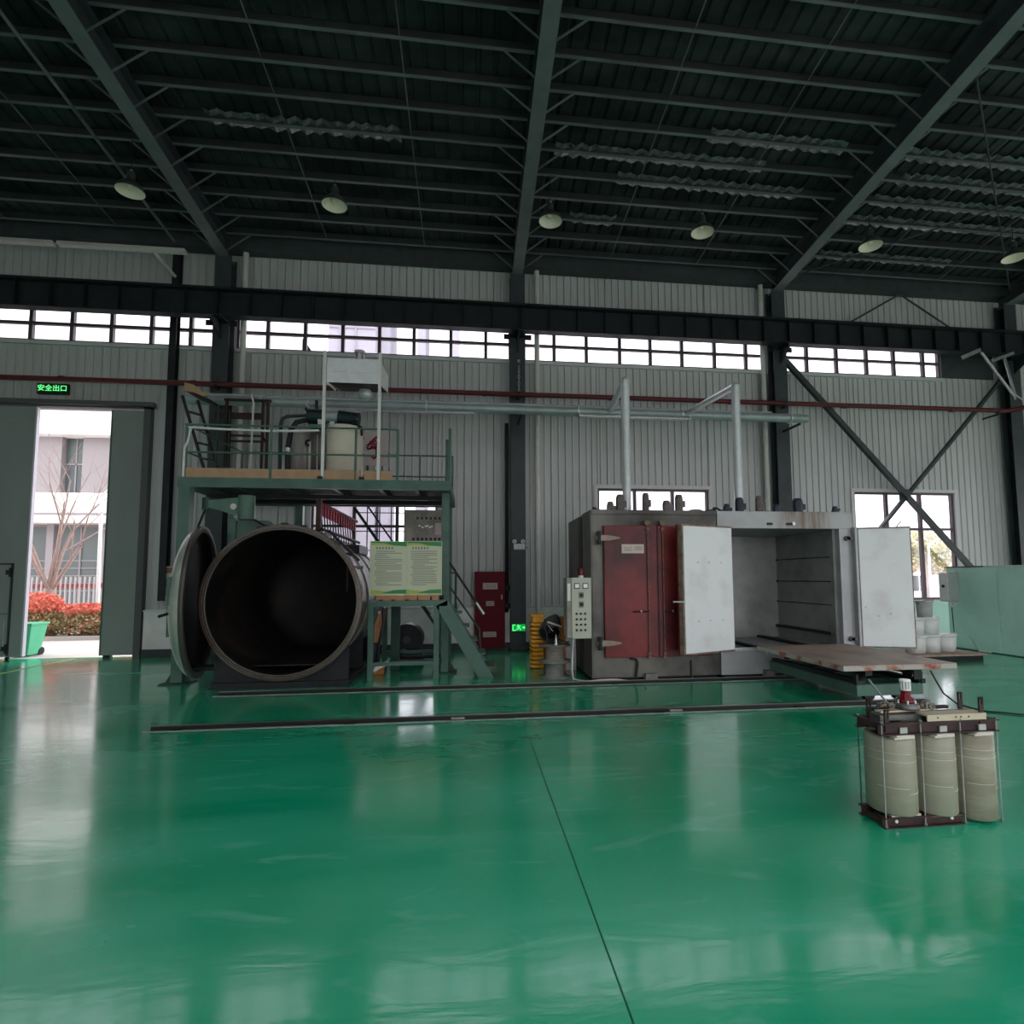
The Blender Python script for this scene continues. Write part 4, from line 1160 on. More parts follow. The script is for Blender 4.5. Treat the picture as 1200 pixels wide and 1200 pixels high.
for a, b in ((-1.60, -1.14), (-1.13, -0.92), (-0.90, -0.70), (-0.67, -0.55)):
    MB().box(a, b, 9.94, 9.96, 1.345, 1.428).build('toe_plank', 'cardboard', ls)
for x in (-1.52, -1.32, -1.08):
    MB().box(x - 0.03, x + 0.03, 9.90, 9.98, 1.34, 1.36).build('clip', 'black_plastic', ls)
MB().cyl((-0.52, 9.96, 1.40), (-0.46, 9.96, 1.38), 0.03, 8).build('knob', 'black_plastic', ls)

ib = thing('information_board', 'pair of pale green rule posters above the step stand', 'poster', (-1.1, 9.93, 1.43))
MB().box(-1.72, -0.50, 9.935, 9.95, 1.43, 2.36).build('backing', 'poster_paper', ib)
for x0, x1, seed in ((-1.70, -1.10, 3), (-1.09, -0.51, 5)):
    p = MB().box(x0, x1, 9.928, 9.935, 1.44, 2.35).build('poster', 'poster_paper', ib)
    w_ = x1 - x0
    MB().add([(x0, 9.926, 2.35), (x1, 9.926, 2.35), (x1, 9.926, 2.27), (x0 + 0.65 * w_, 9.926, 2.285), (x0 + 0.35 * w_, 9.926, 2.325), (x0, 9.926, 2.33)], [(0, 1, 2, 3, 4, 5)]).build('green_header', 'poster_green', p)
    MB().add([(x0, 9.9265, 2.34), (x0 + 0.55 * w_, 9.9265, 2.34), (x0 + 0.7 * w_, 9.9265, 2.27), (x0 + 0.35 * w_, 9.9265, 2.29), (x0, 9.9265, 2.285)], [(0, 1, 2, 3, 4)]).build('lime_header', 'poster_lime', p)
    MB().add([(x0 + 0.3 * w_, 9.926, 1.47), (x0 + 0.65 * w_, 9.926, 1.52), (x1, 9.926, 1.53), (x1, 9.926, 1.455), (x0 + 0.6 * w_, 9.926, 1.46)], [(0, 1, 2, 3, 4)]).build('green_footer', 'poster_green', p)
    MB().add([(x0, 9.9265, 1.45), (x0 + 0.7 * w_, 9.9265, 1.45), (x0 + 0.5 * w_, 9.9265, 1.495), (x0, 9.9265, 1.53)], [(0, 1, 2, 3)]).build('lime_footer', 'poster_lime', p)
    rr = random.Random(seed)
    ttl = MB()
    for k in range(6):
        xx = x0 + 0.09 * w_ + 0.085 * w_ * k + 0.03
        for q in range(3):
            ttl.box(xx, xx + 0.028, 9.924, 9.9262, 2.225 + q * 0.012, 2.231 + q * 0.012)
        ttl.box(xx + 0.011, xx + 0.017, 9.924, 9.9262, 2.222, 2.26)
    ttl.build('heading_glyphs', 'ink', p)
    ln = MB()
    z = 2.18
    while z > 1.58:
        L = w_ * (0.35 + 0.45 * rr.random()) if rr.random() < 0.4 else w_ * 0.8
        ind = 0.03 if rr.random() < 0.7 else 0.0
        ln.box(x0 + 0.06 + ind, x0 + 0.04 + L, 9.925, 9.9265, z, z + 0.012)
        z -= 0.034
    ln.build('text_lines', 'ink_soft', p)

# ---- pump gear in the shade under the stand
hp = thing('resin_hopper', 'tan tapering hopper with black hose under the stand', 'hopper', (-1.72, 10.9, 0.3))
MB().prism([(-1.86, 0.55), (-1.66, 0.55), (-1.58, 1.15), (-1.66, 1.15)], 10.75, 11.05, 'xz').build('chute', 'cardboard', hp)
MB().box(-1.84, -1.68, 10.78, 11.0, 0.0, 0.55).build('base', 'deck_dark', hp)
MB().tube([(-1.60, 10.72, 1.25), (-1.58, 10.70, 0.9), (-1.66, 10.7, 0.5), (-1.70, 10.7, 0.1)], 0.025, 8).build('hose', 'black_plastic', hp)
for z in (1.10, 1.20):
    MB().cyl((-1.66 + (z - 1.1), 10.7, z), (-1.66 + (z - 1.1), 10.66, z), 0.028, 10).build('union', 'zinc', hp)
vp = thing('vacuum_pump', 'black round vacuum pump on a dark block under stand', 'pump', (-1.25, 12.1, 0))
MB().cyl((-1.30, 11.95, 0.46), (-1.30, 12.4, 0.46), 0.32, 28).build('housing', 'black_steel', vp)
MB().box(-1.6, -0.98, 11.95, 12.4, 0.0, 0.18).build('plinth', 'black_steel', vp)
MB().cyl((-1.30, 11.94, 0.46), (-1.30, 11.90, 0.46), 0.08, 14).build('hub', 'steel_grey', vp)
MB().tube([(-1.42, 11.9, 0.22), (-1.36, 11.88, 0.27), (-1.28, 11.88, 0.24)], 0.02, 8).build('elbow', 'zinc', vp)
pp = thing('floor_pipe', 'pale green pipe with flexible end along the floor under stand', 'pipe', (-1.1, 10.6, 0.1))
MB().tube([(-1.70, 10.2, 0.10), (-1.60, 10.3, 0.17), (-1.5, 10.45, 0.22), (-1.38, 10.5, 0.22), (-0.52, 10.5, 0.22)], 0.035, 10).build('pipe', 'green_dark', pp)
MB().tube([(-1.70, 10.18, 0.10), (-1.60, 10.28, 0.17), (-1.46, 10.44, 0.22)], 0.042, 10).build('flexible_sleeve', 'pvc_white', pp)
MB().tube([(-1.40, 11.3, 0.20), (-0.5, 11.3, 0.20)], 0.04, 10).build('second_pipe', 'black_steel', pp)
tag(MB().box(-1.76, -1.54, 10.55, 10.72, 0.10, 0.19).box(-1.74, -1.56, 10.57, 10.70, 0.0, 0.10).build('orange_block', 'orange_paint', bev=0.01), 'small orange block beside the vessel under the stand', 'block')
# ================================================================== FLOOR RAILS
def floor_rail(lab, y, x0, x1):
    t = thing('floor_rail', lab, 'rail', (x0, y, 0), group='trolley rails in the floor')
    MB().box(x0, x1, y - 0.035, y + 0.035, 0.0, 0.046).build('rail_bar', 'rail_steel', t, bev=0.006)
    MB().box(x0, x1, y - 0.016, y + 0.016, 0.046, 0.052).build('running_face', 'rail_top', t)
    MB().box(x0 - 0.06, x1, y - 0.10, y - 0.06, 0.0, 0.006).build('edge_strip', 'rail_edge', t)
    x = x0 + 0.3
    while x < x1:
        MB().box(x - 0.06, x + 0.06, y - 0.085, y + 0.085, 0.0, 0.018).build('clip_plate', 'rail_steel', t)
        x += 1.9
    return t
t = floor_rail('nearer dark trolley rail crossing the green floor', 7.10, -3.62, 6.15)
for x in (-0.15, 2.60):
    MB().box(x - 0.08, x + 0.08, 7.03, 7.06, 0.015, 0.035).build('joint_plate', 'rail_edge', t)
t = floor_rail('farther dark trolley rail running close past the ovens', 9.04, -3.70, 6.30)

# ================================================================== OVENS
# ---- dark oven with red doors
ov = thing('curing_oven', 'sooty dark grey oven with closed dark red doors', 'oven', (3.1, 10.3, 0), group='two box ovens')
MB().box(2.0, 4.195, 9.2, 11.42, 0.06, 2.85).build('body', 'oven_dark', ov, bev=0.01)
MB().box(2.05, 4.15, 9.26, 11.36, 0.0, 0.06).build('plinth', 'black_steel', ov)
MB().box(1.975, 2.0, 9.93, 10.22, 0.1, 2.80).build('side_channel', 'black_steel', ov)
MB().box(1.985, 2.0, 9.2, 9.9, 0.06, 2.85).build('side_sheet', 'oven_dark', ov)
MB().box(2.0, 4.195, 9.17, 9.2, 2.78, 2.85).build('top_trim', 'oven_dark', ov)
for a, b, hx, hs in ((2.19, 3.10, 2.19, 1), (3.115, 4.04, 4.04, -1)):
    d = MB().box(a, b, 9.12, 9.2, 0.40, 2.58).build('door', 'oven_red', ov, bev=0.008)
    rx = 2.93 if hs == 1 else 3.19
    MB().cyl((rx, 9.09, 0.36), (rx, 9.09, 2.62), 0.010, 8).build('lock_rod', 'scrap_brown', d)
    for z in (0.40, 0.46, 2.52, 2.60):
        MB().box(rx - 0.03, rx + 0.03, 9.08, 9.125, z - 0.02, z + 0.02).build('rod_guide', 'scrap_brown', d)
    MB().tube([(rx, 9.07, 1.15), (rx - hs * 0.27, 9.05, 1.15)], 0.013, 8).build('lever', 'brown_steel', d)
    MB().sphere((rx - hs * 0.14, 9.06, 1.155), 0.022, 8, 6).build('lever_boss', 'zinc', d)
    MB().box(rx - 0.05, rx + 0.05, 9.07, 9.13, 2.60, 2.66).build('cam', 'scrap_brown', d)
    if hs == 1:
        for z in (0.64, 2.37):
            MB().prism([(2.06, z - 0.03), (2.13, z - 0.05), (2.30, z - 0.04), (2.46, z - 0.01), (2.46, z + 0.01), (2.30, z + 0.04), (2.13, z + 0.05), (2.06, z + 0.03)], 9.085, 9.12, 'xz').build('hinge', 'hinge_metal', d)
            MB().cyl((2.10, 9.10, z - 0.11), (2.10, 9.10, z + 0.11), 0.035, 10).build('hinge_pin', 'black_steel', d)
        np_ = MB().box(2.49, 2.87, 9.108, 9.12, 2.115, 2.265).build('nameplate', 'nameplate', d)
        s = MB()
        for q, (u0, u1, zz) in enumerate(((2.53, 2.56, 2.21), (2.57, 2.60, 2.20), (2.62, 2.66, 2.21), (2.71, 2.84, 2.215), (2.71, 2.84, 2.18), (2.53, 2.66, 2.165))):
            s.box(u0, u1, 9.105, 9.1085, zz - 0.008, zz + 0.010)
        s.build('print_marks', 'ink_soft', np_)
MB().box(3.10, 3.118, 9.115, 9.15, 0.42, 2.56).build('door_gap', 'ink', ov)
MB().box(2.86, 3.06, 9.10, 9.2, 0.0, 0.13).build('floor_block', 'spool_rim', ov)
MB().tube([(2.62, 9.16, 0.38), (2.72, 9.15, 0.36), (2.74, 9.15, 0.30), (2.70, 9.15, 0.05)], 0.02, 8).build('drain_pipe', 'black_steel', ov)
MB().tube([(3.68, 9.17, 0.32), (3.68, 9.17, 0.02)], 0.018, 8).build('drain_pipe', 'oven_dark', ov)

# ---- pale oven with its doors open
o2 = thing('curing_oven', 'pale grey oven standing open and empty', 'oven', (5.47, 10.3, 0), group='two box ovens')
MB().box(4.21, 6.73, 9.2, 9.32, 2.55, 2.85).build('fascia', 'oven_rust', o2, bev=0.006)
MB().box(4.21, 4.46, 9.2, 9.32, 0.06, 2.55).build('jamb', 'oven_light', o2)
MB().box(6.47, 6.73, 9.2, 9.32, 0.06, 2.55).build('jamb', 'oven_light', o2)
MB().box(4.46, 6.47, 9.2, 9.32, 0.06, 0.50).build('sill', 'oven_light', o2)
MB().box(4.46, 6.47, 9.19, 9.21, 0.46, 0.51).build('threshold', 'zinc', o2)
MB().box(4.21, 4.25, 9.32, 11.45, 0.06, 2.85).build('side_sheet', 'oven_light', o2)
MB().box(6.69, 6.73, 9.32, 11.45, 0.06, 2.85).build('side_sheet', 'oven_light', o2)
MB().box(4.25, 6.69, 11.41, 11.45, 0.06, 2.85).build('back_sheet', 'oven_light', o2)
MB().box(4.25, 6.69, 9.32, 11.41, 2.81, 2.85).build('roof_sheet', 'oven_light', o2)
MB().box(4.25, 6.69, 9.32, 11.41, 0.06, 0.46).build('floor_sheet', 'oven_inside', o2)
MB().box(4.30, 6.64, 9.26, 11.36, 0.0, 0.06).build('plinth', 'black_steel', o2)
MB().box(4.40, 4.46, 9.32, 11.25, 0.46, 2.60).build('inner_wall', 'oven_inside', o2)
MB().box(6.42, 6.48, 9.32, 11.25, 0.46, 2.60).build('inner_wall', 'oven_inside', o2)
MB().box(4.40, 6.48, 11.20, 11.25, 0.46, 2.60).build('inner_wall', 'oven_inside', o2)
MB().box(4.40, 6.48, 9.32, 11.25, 2.55, 2.60).build('inner_ceiling', 'oven_inside', o2)
for z in (2.06, 1.62, 1.20):
    MB().cyl((6.40, 9.40, z), (6.40, 11.18, z), 0.008, 8).build('rack_seam', 'black_steel', o2)
    MB().sphere((6.40, 11.17, z), 0.022, 8, 6).build('rivet', 'ink', o2)
MB().box(6.34, 6.42, 9.36, 11.18, 0.67, 0.72).build('air_channel', 'black_steel', o2)
for x in (4.95, 5.95):
    MB().box(x - 0.05, x + 0.05, 9.36, 11.15, 0.46, 0.51).build('inner_rail', 'black_steel', o2)
for x, z in ((4.9, 1.55), (5.2, 1.55)):
    MB().cyl((x, 11.20, z), (x, 11.17, z), 0.02, 8).build('port', 'ink', o2)
for x in (5.16, 5.52):
    MB().box(x - 0.04, x + 0.05, 9.17, 9.2, 2.61, 2.65).build('latch', 'black_steel', o2)
MB().cyl((5.60, 9.19, 2.635), (5.60, 9.16, 2.635), 0.03, 10).build('latch_ring', 'zinc', o2)
for z in (2.38, 0.62):
    MB().cyl((6.60, 9.2, z), (6.60, 9.14, z), 0.045, 14).box(6.57, 6.70, 9.14, 9.18, z - 0.025, z + 0.025).build('hinge_boss', 'motor_grey', o2)
MB().box(4.95, 5.10, 9.08, 9.2, 0.0, 0.13).build('floor_block', 'motor_grey', o2)
MB().box(6.70, 6.745, 9.10, 9.24, 0.45, 2.57).build('hinge_post', 'oven_light', o2)
# open door leaves
def open_door(hx, hy, fx, fy, z0, z1, spots):
    a, b = Vector((hx, hy, 0)), Vector((fx, fy, 0))
    d = (b - a).normalized()
    n = Vector((d.y, -d.x, 0))
    if n.y > 0: n = -n                      # towards the viewer's side of the hall
    def slab(u0, u1, n0, n1, za, zb):
        vs = []
        for z in (za, zb):
            for u, k in ((u0, n0), (u1, n0), (u1, n1), (u0, n1)):
                p = a + d * u + n * k
                vs.append((p.x, p.y, z))
        return MB().add(vs, [(3, 2, 1, 0), (4, 5, 6, 7), (0, 1, 5, 4), (1, 2, 6, 5), (2, 3, 7, 6), (3, 0, 4, 7)])
    L = (b - a).length
    dd = slab(0, L, -0.10, 0.0, z0, z1).build('door', 'door_rim_rust', o2, bev=0.006)
    slab(0.025, L - 0.025, 0.0, 0.012, z0 + 0.03, z1 - 0.03).build('inner_lining', 'oven_door_white', dd)
    for u, z in spots:
        p = a + d * (u * L) + n * 0.012
        q = a + d * (u * L) + n * 0.018
        MB().cyl((p.x, p.y, z), (q.x, q.y, z), 0.010, 8).build('screw', 'ink_soft', dd)
    slab(0.0, L, -0.13, -0.10, z0, z1).build('outer_sheet', 'oven_red', dd)
    return dd, a, d, n, L
sp = [(u, z) for z in (1.0, 1.95) for u in (0.25, 0.5, 0.72)]
dd, a, d, n, L = open_door(4.42, 9.10, 3.36, 8.66, 0.47, 2.57, sp)
p = a + d * L
MB().tube([(p.x + 0.02, p.y, 1.32), (p.x - 0.16, p.y + 0.02, 1.32)], 0.014, 8).build('lever', 'zinc', dd)
dd, a, d, n, L = open_door(6.76, 9.14, 7.56, 8.84, 0.47, 2.57, [(0.1, 1.17), (0.33, 1.02), (0.55, 1.06)])
MB().tube([(7.36, 8.92, 2.57), (7.40, 8.90, 2.63), (7.44, 8.9, 2.66)], 0.01, 6).build('hook', 'scrap_brown', dd)

# ---- fans and motors on the oven roofs
def roof_motor(x, y, h, r, m, lab, tilt=False):
    t = thing('roof_motor', lab, 'motor', (x, y, 2.85), group='motors on the oven roofs')
    MB().cyl((x, y, 2.85), (x, y, 2.90), r * 1.35, 16).build('mount_flange', 'motor_grey', t)
    MB().cyl((x, y, 2.90), (x, y, 2.85 + h), r, 16).build('motor_body', m, t)
    MB().cyl((x, y, 2.85 + h), (x, y, 2.85 + h + 0.05), r * 1.04, 16, r * 0.7).build('fan_cowl', m, t)
    for k in range(8):
        a_ = 2 * math.pi * k / 8
        MB().bar((x + r * math.cos(a_), y + r * math.sin(a_), 2.93), (x + r * math.cos(a_), y + r * math.sin(a_), 2.83 + h), 0.012, 0.012).build('fin', m, t)
    MB().box(x + r * 0.6, x + r * 1.5, y - 0.05, y + 0.02, 2.88 + h * 0.35, 2.88 + h * 0.7).build('terminal_box', m, t)
roof_motor(2.53, 10.0, 0.20, 0.062, 'motor_grey', 'stubby grey motor nearest the dark oven left edge')
roof_motor(2.71, 9.98, 0.33, 0.075, 'motor_grey', 'tall grey motor just left of the first flue')
roof_motor(3.20, 10.0, 0.37, 0.060, 'motor_grey', 'slim grey motor just right of the first flue')
roof_motor(3.49, 9.7, 0.19, 0.070, 'motor_grey', 'short grey motor in front of the middle window pane')
roof_motor(3.80, 9.9, 0.33, 0.070, 'motor_grey', 'tall grey motor left of the flat roof dome')
roof_motor(4.77, 10.0, 0.18, 0.060, 'motor_blue', 'short dark blue motor over the oven joint')
roof_motor(5.05, 10.05, 0.31, 0.075, 'motor_blue', 'tall dark blue motor left of the second flue')
roof_motor(5.42, 10.0, 0.34, 0.065, 'motor_grey', 'grey finned motor right of the second flue')
roof_motor(5.71, 9.9, 0.17, 0.065, 'motor_blue', 'low black motor behind the open oven latch')
roof_motor(6.20, 10.0, 0.30, 0.09, 'motor_blue', 'round purple-blue motor above the rust stain')
roof_motor(6.62, 9.5, 0.09, 0.05, 'motor_blue', 'tiny black motor near the pale oven right corner')
tag(MB().lathe([(0.001, 0.10), (0.10, 0.085), (0.17, 0.05), (0.2, 0.0)], (4.05, 9.75, 2.85), n=20).build('roof_dome', 'oven_light'), 'flat pale dome cover on the dark oven roof', 'vent')
t = thing('roof_pipework', 'small dark pipe fittings at the oven joint on the roof', 'pipes', (4.35, 9.5, 2.85))
MB().tube([(4.12, 9.5, 2.87), (4.28, 9.5, 2.90), (4.34, 9.5, 2.94), (4.42, 9.5, 2.89), (4.55, 9.5, 2.88)], 0.022, 8).build('pipe', 'black_steel', t)
MB().cyl((4.3, 9.5, 2.85), (4.3, 9.5, 2.95), 0.03, 8).build('fitting', 'brown_steel', t)
t = thing('roof_edge_pipe', 'dark pipe bend lying at the left corner of the oven roof', 'pipe', (2.15, 9.5, 2.85))
MB().tube([(2.08, 9.5, 2.86), (2.14, 9.5, 2.90), (2.22, 9.5, 2.87), (2.34, 9.5, 2.87)], 0.025, 8).build('pipe', 'motor_grey', t)
MB().cyl((2.12, 9.5, 2.85), (2.12, 9.5, 2.93), 0.032, 8).build('fitting', 'black_steel', t)

# ---- oven control panel with warning beacon
cp = thing('control_console', 'beige push-button control panel on the dark oven side', 'control panel', (1.75, 9.2, 0.73))
MB().box(1.55, 1.95, 9.08, 9.40, 0.74, 1.71).build('housing', 'cabinet_grey', cp, bev=0.006)
f = MB().box(1.63, 1.95, 9.06, 9.08, 0.73, 1.715).build('face_plate', 'cabinet_beige', cp, bev=0.004)
for x in (1.715, 1.855):
    g_ = MB().box(x - 0.045, x + 0.045, 9.045, 9.06, 1.535, 1.625).build('meter', 'ink', f)
    MB().box(x - 0.034, x + 0.034, 9.042, 9.0455, 1.548, 1.612).build('dial', 'dial_white', g_)
for z in (1.43, 1.28):
    MB().box(1.745, 1.825, 9.045, 9.06, z - 0.05, z + 0.05).build('timer', 'ink_soft', f)
    MB().cyl((1.785, 9.045, z), (1.785, 9.035, z), 0.032, 14).build('timer_knob', 'ink', f)
for r_ in range(4):
    for c in range(3):
        x, z = 1.705 + 0.07 * c, 1.13 - 0.088 * r_
        MB().cyl((x, 9.06, z), (x, 9.045, z), 0.019, 10).build('button', 'ink', f)
MB().box(1.56, 1.61, 9.07, 9.085, 1.34, 1.62).build('cable_sleeve', 'bare_white', cp)
MB().box(1.95, 1.985, 9.2, 9.32, 1.0, 1.5).build('mount_bracket', 'steel_grey', cp)
b = MB().cyl((1.81, 9.2, 1.71), (1.81, 9.2, 1.75), 0.045, 14).build('beacon_base', 'bare_white', cp)
MB().cyl((1.81, 9.2, 1.75), (1.81, 9.2, 1.84), 0.05, 16, 0.045).cyl((1.81, 9.2, 1.84), (1.81, 9.2, 1.87), 0.056, 16, 0.05).build('beacon_lens', 'beacon_red', cp)

# ---- stack of yellow crates
for k in range(12):
    z = 0.0 + k * 0.078
    lab = 'yellow plastic crate, %s of the stack by the downpipe' % ('lowest', 'second from bottom', 'third from bottom', 'fourth from bottom', 'fifth from bottom', 'sixth from bottom', 'sixth from top', 'fifth from top', 'fourth from top', 'third from top', 'second from top', 'topmost')[k]
    c = thing('plastic_crate', lab, 'crate', (1.27, 10.9, z), group='stacked yellow crates')
    h = 0.074 if k < 11 else 0.16
    sx = 0.098
    w_ = MB()
    w_.box(1.27 - sx, 1.27 + sx, 10.72, 10.735, z, z + h).box(1.27 - sx, 1.27 + sx, 11.065, 11.08, z, z + h)
    w_.box(1.27 - sx, 1.27 - sx + 0.012, 10.735, 11.065, z, z + h).box(1.27 + sx - 0.012, 1.27 + sx, 10.735, 11.065, z, z + h)
    w_.build('walls', 'crate_yellow', c)
    MB().box(1.27 - sx, 1.27 + sx, 10.72, 11.08, z, z + 0.012).build('base', 'crate_yellow', c)
    MB().box(1.27 - sx - 0.034, 1.27 + sx + 0.034, 10.685, 11.10, z + h - 0.036, z + h - 0.002).build('rim', 'crate_yellow', c)

# ---- two cable drums and what lies on and behind them
def drum(lab, z, h, m):
    t = thing('cable_drum', lab, 'cable drum', (1.45, 9.78, z), group='stacked cable drums')
    MB().lathe([(0.001, 0), (0.27, 0), (0.27, 0.02), (0.001, 0.02)], (1.45, 9.78, z), n=32).build('lower_disc', 'spool_rim', t)
    MB().lathe([(0.001, 0), (0.27, 0), (0.27, 0.02), (0.001, 0.02)], (1.45, 9.78, z + h - 0.02), n=32).build('upper_disc', 'spool_rim', t)
    MB().lathe([(0.18, 0.02), (0.162, 0.06), (0.16, h - 0.06), (0.175, h - 0.02)], (1.45, 9.78, z), n=28).build('core', m, t)
drum('lower cable drum standing on the floor beside the oven', 0.0, 0.28, 'spool_rim')
drum('upper cable drum with wire bits on its top', 0.28, 0.28, 'spool_wood')
t = thing('wire_offcuts', 'heap of brown wire offcuts on the upper cable drum', 'offcuts', (1.5, 9.75, 0.56))
rr = random.Random(4)
for k in range(16):
    a_ = rr.random() * 6.28
    r_ = 0.14 * rr.random()
    c = Vector((1.52 + r_ * math.cos(a_), 9.72 + r_ * math.sin(a_), 0.568 + 0.03 * rr.random()))
    pts = [c + Vector((0.05 * math.cos(b_), 0.05 * math.sin(b_) * 0.8, 0.02 * rr.random() + 0.03 * (1 + math.sin(b_ * 2)) * rr.random())) for b_ in [rr.random() * 6 + q * 0.9 for q in range(4)]]
    MB().tube(pts, 0.008 + 0.007 * rr.random(), 6).build('offcut', ('scrap_brown', 'hinge_metal', 'black_plastic')[k % 3], t)
MB().cyl((1.46, 9.70, 0.56), (1.46, 9.69, 0.74), 0.035, 8, 0.008).build('cone', 'zinc', t)
t = thing('scrap_machine', 'black plastic-wrapped machine behind the cable drums', 'machine', (1.45, 10.2, 0))
rr = random.Random(11)
def lump(cx, cy, cz, rx, ry, rz_, m, name, jit=0.18, seed=1, n=14, mm=9):
    r2 = random.Random(seed)
    mb = MB()
    mb.lathe([(max(1e-3, math.sin(math.pi * i / mm)), -math.cos(math.pi * i / mm)) for i in range(mm + 1)], (0, 0, 0), n=n, smooth=False)
    mb.v = [(cx + rx * v[0] * (1 + jit * (r2.random() - 0.5)), cy + ry * v[1] * (1 + jit * (r2.random() - 0.5)), cz + rz_ * v[2] * (1 + jit * (r2.random() - 0.5))) for v in mb.v]
    return mb.build(name, m, t)
MB().box(1.35, 1.62, 10.12, 10.5, 0.0, 0.62).build('base', 'black_plastic', t)
lump(1.42, 10.28, 0.76, 0.19, 0.20, 0.20, 'black_plastic', 'wrapped_body', 0.3, 3)
MB().prism([(1.30, 0.86), (1.40, 1.00), (1.55, 1.06), (1.60, 0.98), (1.62, 0.86), (1.45, 0.80)], 10.08, 10.36, 'xz').build('cover', 'black_plastic', t, bev=0.02)
MB().bar((1.36, 10.04, 0.93), (1.62, 10.06, 0.84), 0.03, 0.03).build('strip', 'zinc', t)
MB().bar((1.38, 10.05, 0.86), (1.46, 10.05, 0.76), 0.06, 0.01).build('sticker', 'paper_white', t)
MB().tube([(1.30, 10.06, 0.86), (1.34, 10.04, 0.74), (1.37, 10.05, 0.62)], 0.016, 6).build('hose', 'motor_blue', t)
tag(MB().box(1.62, 1.76, 10.45, 10.65, 0.0, 0.96).box(1.60, 1.78, 10.43, 10.67, 0.90, 0.98).build('orange_stand', 'orange_paint'), 'rusty orange stand half hidden behind the scrap machine', 'stand')
tag(MB().prism([(1.76, 0.0), (1.96, 0.0), (1.96, 0.58), (1.92, 0.66), (1.80, 0.68), (1.76, 0.6)], 10.5, 10.56, 'xz').build('leaning_board', 'paper_white'), 'small white board leaning between orange stand and oven', 'panel')

# ---- pale cable falling from the control panel and lying along the rail
tag(MB().tube([(1.70, 9.32, 0.74), (1.68, 9.32, 0.45), (1.67, 9.33, 0.18), (1.70, 9.38, 0.03), (1.80, 9.26, 0.014), (1.95, 9.12, 0.04), (2.05, 9.07, 0.062), (2.35, 9.08, 0.06), (2.62, 9.12, 0.02)], 0.013, 6).build('pale_cable', 'cable_white'),
    'pale cable drooping from the control panel to the floor', 'cable', 'cables below the control panel')
tag(MB().tube([(1.72, 9.50, 0.012), (1.80, 9.36, 0.014), (1.95, 9.17, 0.014), (2.3, 9.16, 0.014), (2.5, 9.165, 0.014)], 0.012, 6).build('pale_cable', 'cable_white'),
    'second pale cable lying on the floor at the oven corner', 'cable', 'cables below the control panel')

# ================================================================== TRANSFER CART
ct = thing('transfer_cart', 'steel transfer cart with worn flat top before the open oven', 'cart', (5.5, 8.0, 0))
MB().box(4.79, 6.42, 6.85, 9.06, 0.52, 0.555).build('top_plate', 'cart_top', ct, bev=0.004)
MB().box(4.79, 6.42, 6.846, 6.87, 0.485, 0.548).build('edge_angle', 'cart_edge', ct)
MB().box(4.786, 4.81, 6.87, 9.06, 0.485, 0.548).build('edge_angle', 'cart_edge', ct)
MB().box(6.40, 6.424, 6.87, 9.06, 0.485, 0.548).build('edge_angle', 'cart_edge', ct)
for x in (5.22, 5.90):
    MB().box(x - 0.05, x + 0.05, 6.95, 9.0, 0.40, 0.485).build('top_bearer', 'black_steel', ct)
    for y in (7.1, 8.9):
        MB().cyl((x - 0.03, y, 0.40), (x + 0.03, y, 0.40), 0.06, 14).build('top_wheel', 'black_steel', ct)
for x in (5.12, 6.00):
    MB().box(x - 0.05, x + 0.05, 6.96, 9.1, 0.28, 0.34).build('guide_rail', 'black_steel', ct)
for a_, b_, c_, d_ in ((5.04, 5.14, 6.95, 9.12), (5.90, 6.00, 6.95, 9.12), (5.14, 5.90, 6.95, 7.03), (5.14, 5.90, 9.04, 9.12)):
    MB().box(a_, b_, c_, d_, 0.14, 0.285).build('chassis_beam', 'green_steel', ct, bev=0.006)
for y in (7.5, 8.0, 8.5):
    MB().box(5.14, 5.90, y - 0.04, y + 0.04, 0.15, 0.27).build('chassis_cross', 'green_dark', ct)
for x in (5.30, 5.74):
    for y in (7.10, 9.04):
        MB().cyl((x, y - 0.045, 0.127), (x, y + 0.045, 0.127), 0.075, 18).build('wheel', 'black_steel', ct)
MB().box(5.97, 5.99, 6.94, 6.99, 0.285, 0.44).box(5.86, 5.97, 6.93, 6.95, 0.34, 0.48).build('stop_bracket', 'black_steel', ct)
MB().box(5.03, 5.06, 6.94, 6.99, 0.285, 0.42).build('stop_bracket', 'black_steel', ct)
MB().box(4.93, 5.02, 8.98, 9.06, 0.40, 0.485).build('latch', 'zinc', ct)
tag(MB().tube([(6.02, 6.84, 0.47), (6.06, 6.80, 0.34), (6.14, 6.78, 0.18), (6.25, 6.70, 0.06), (6.40, 6.50, 0.012), (6.9, 6.1, 0.012), (8.0, 5.9, 0.012), (10.5, 6.0, 0.012)], 0.011, 6).build('trailing_cable', 'black_plastic'),
    'thin dark cable trailing from the cart over the green floor', 'cable')

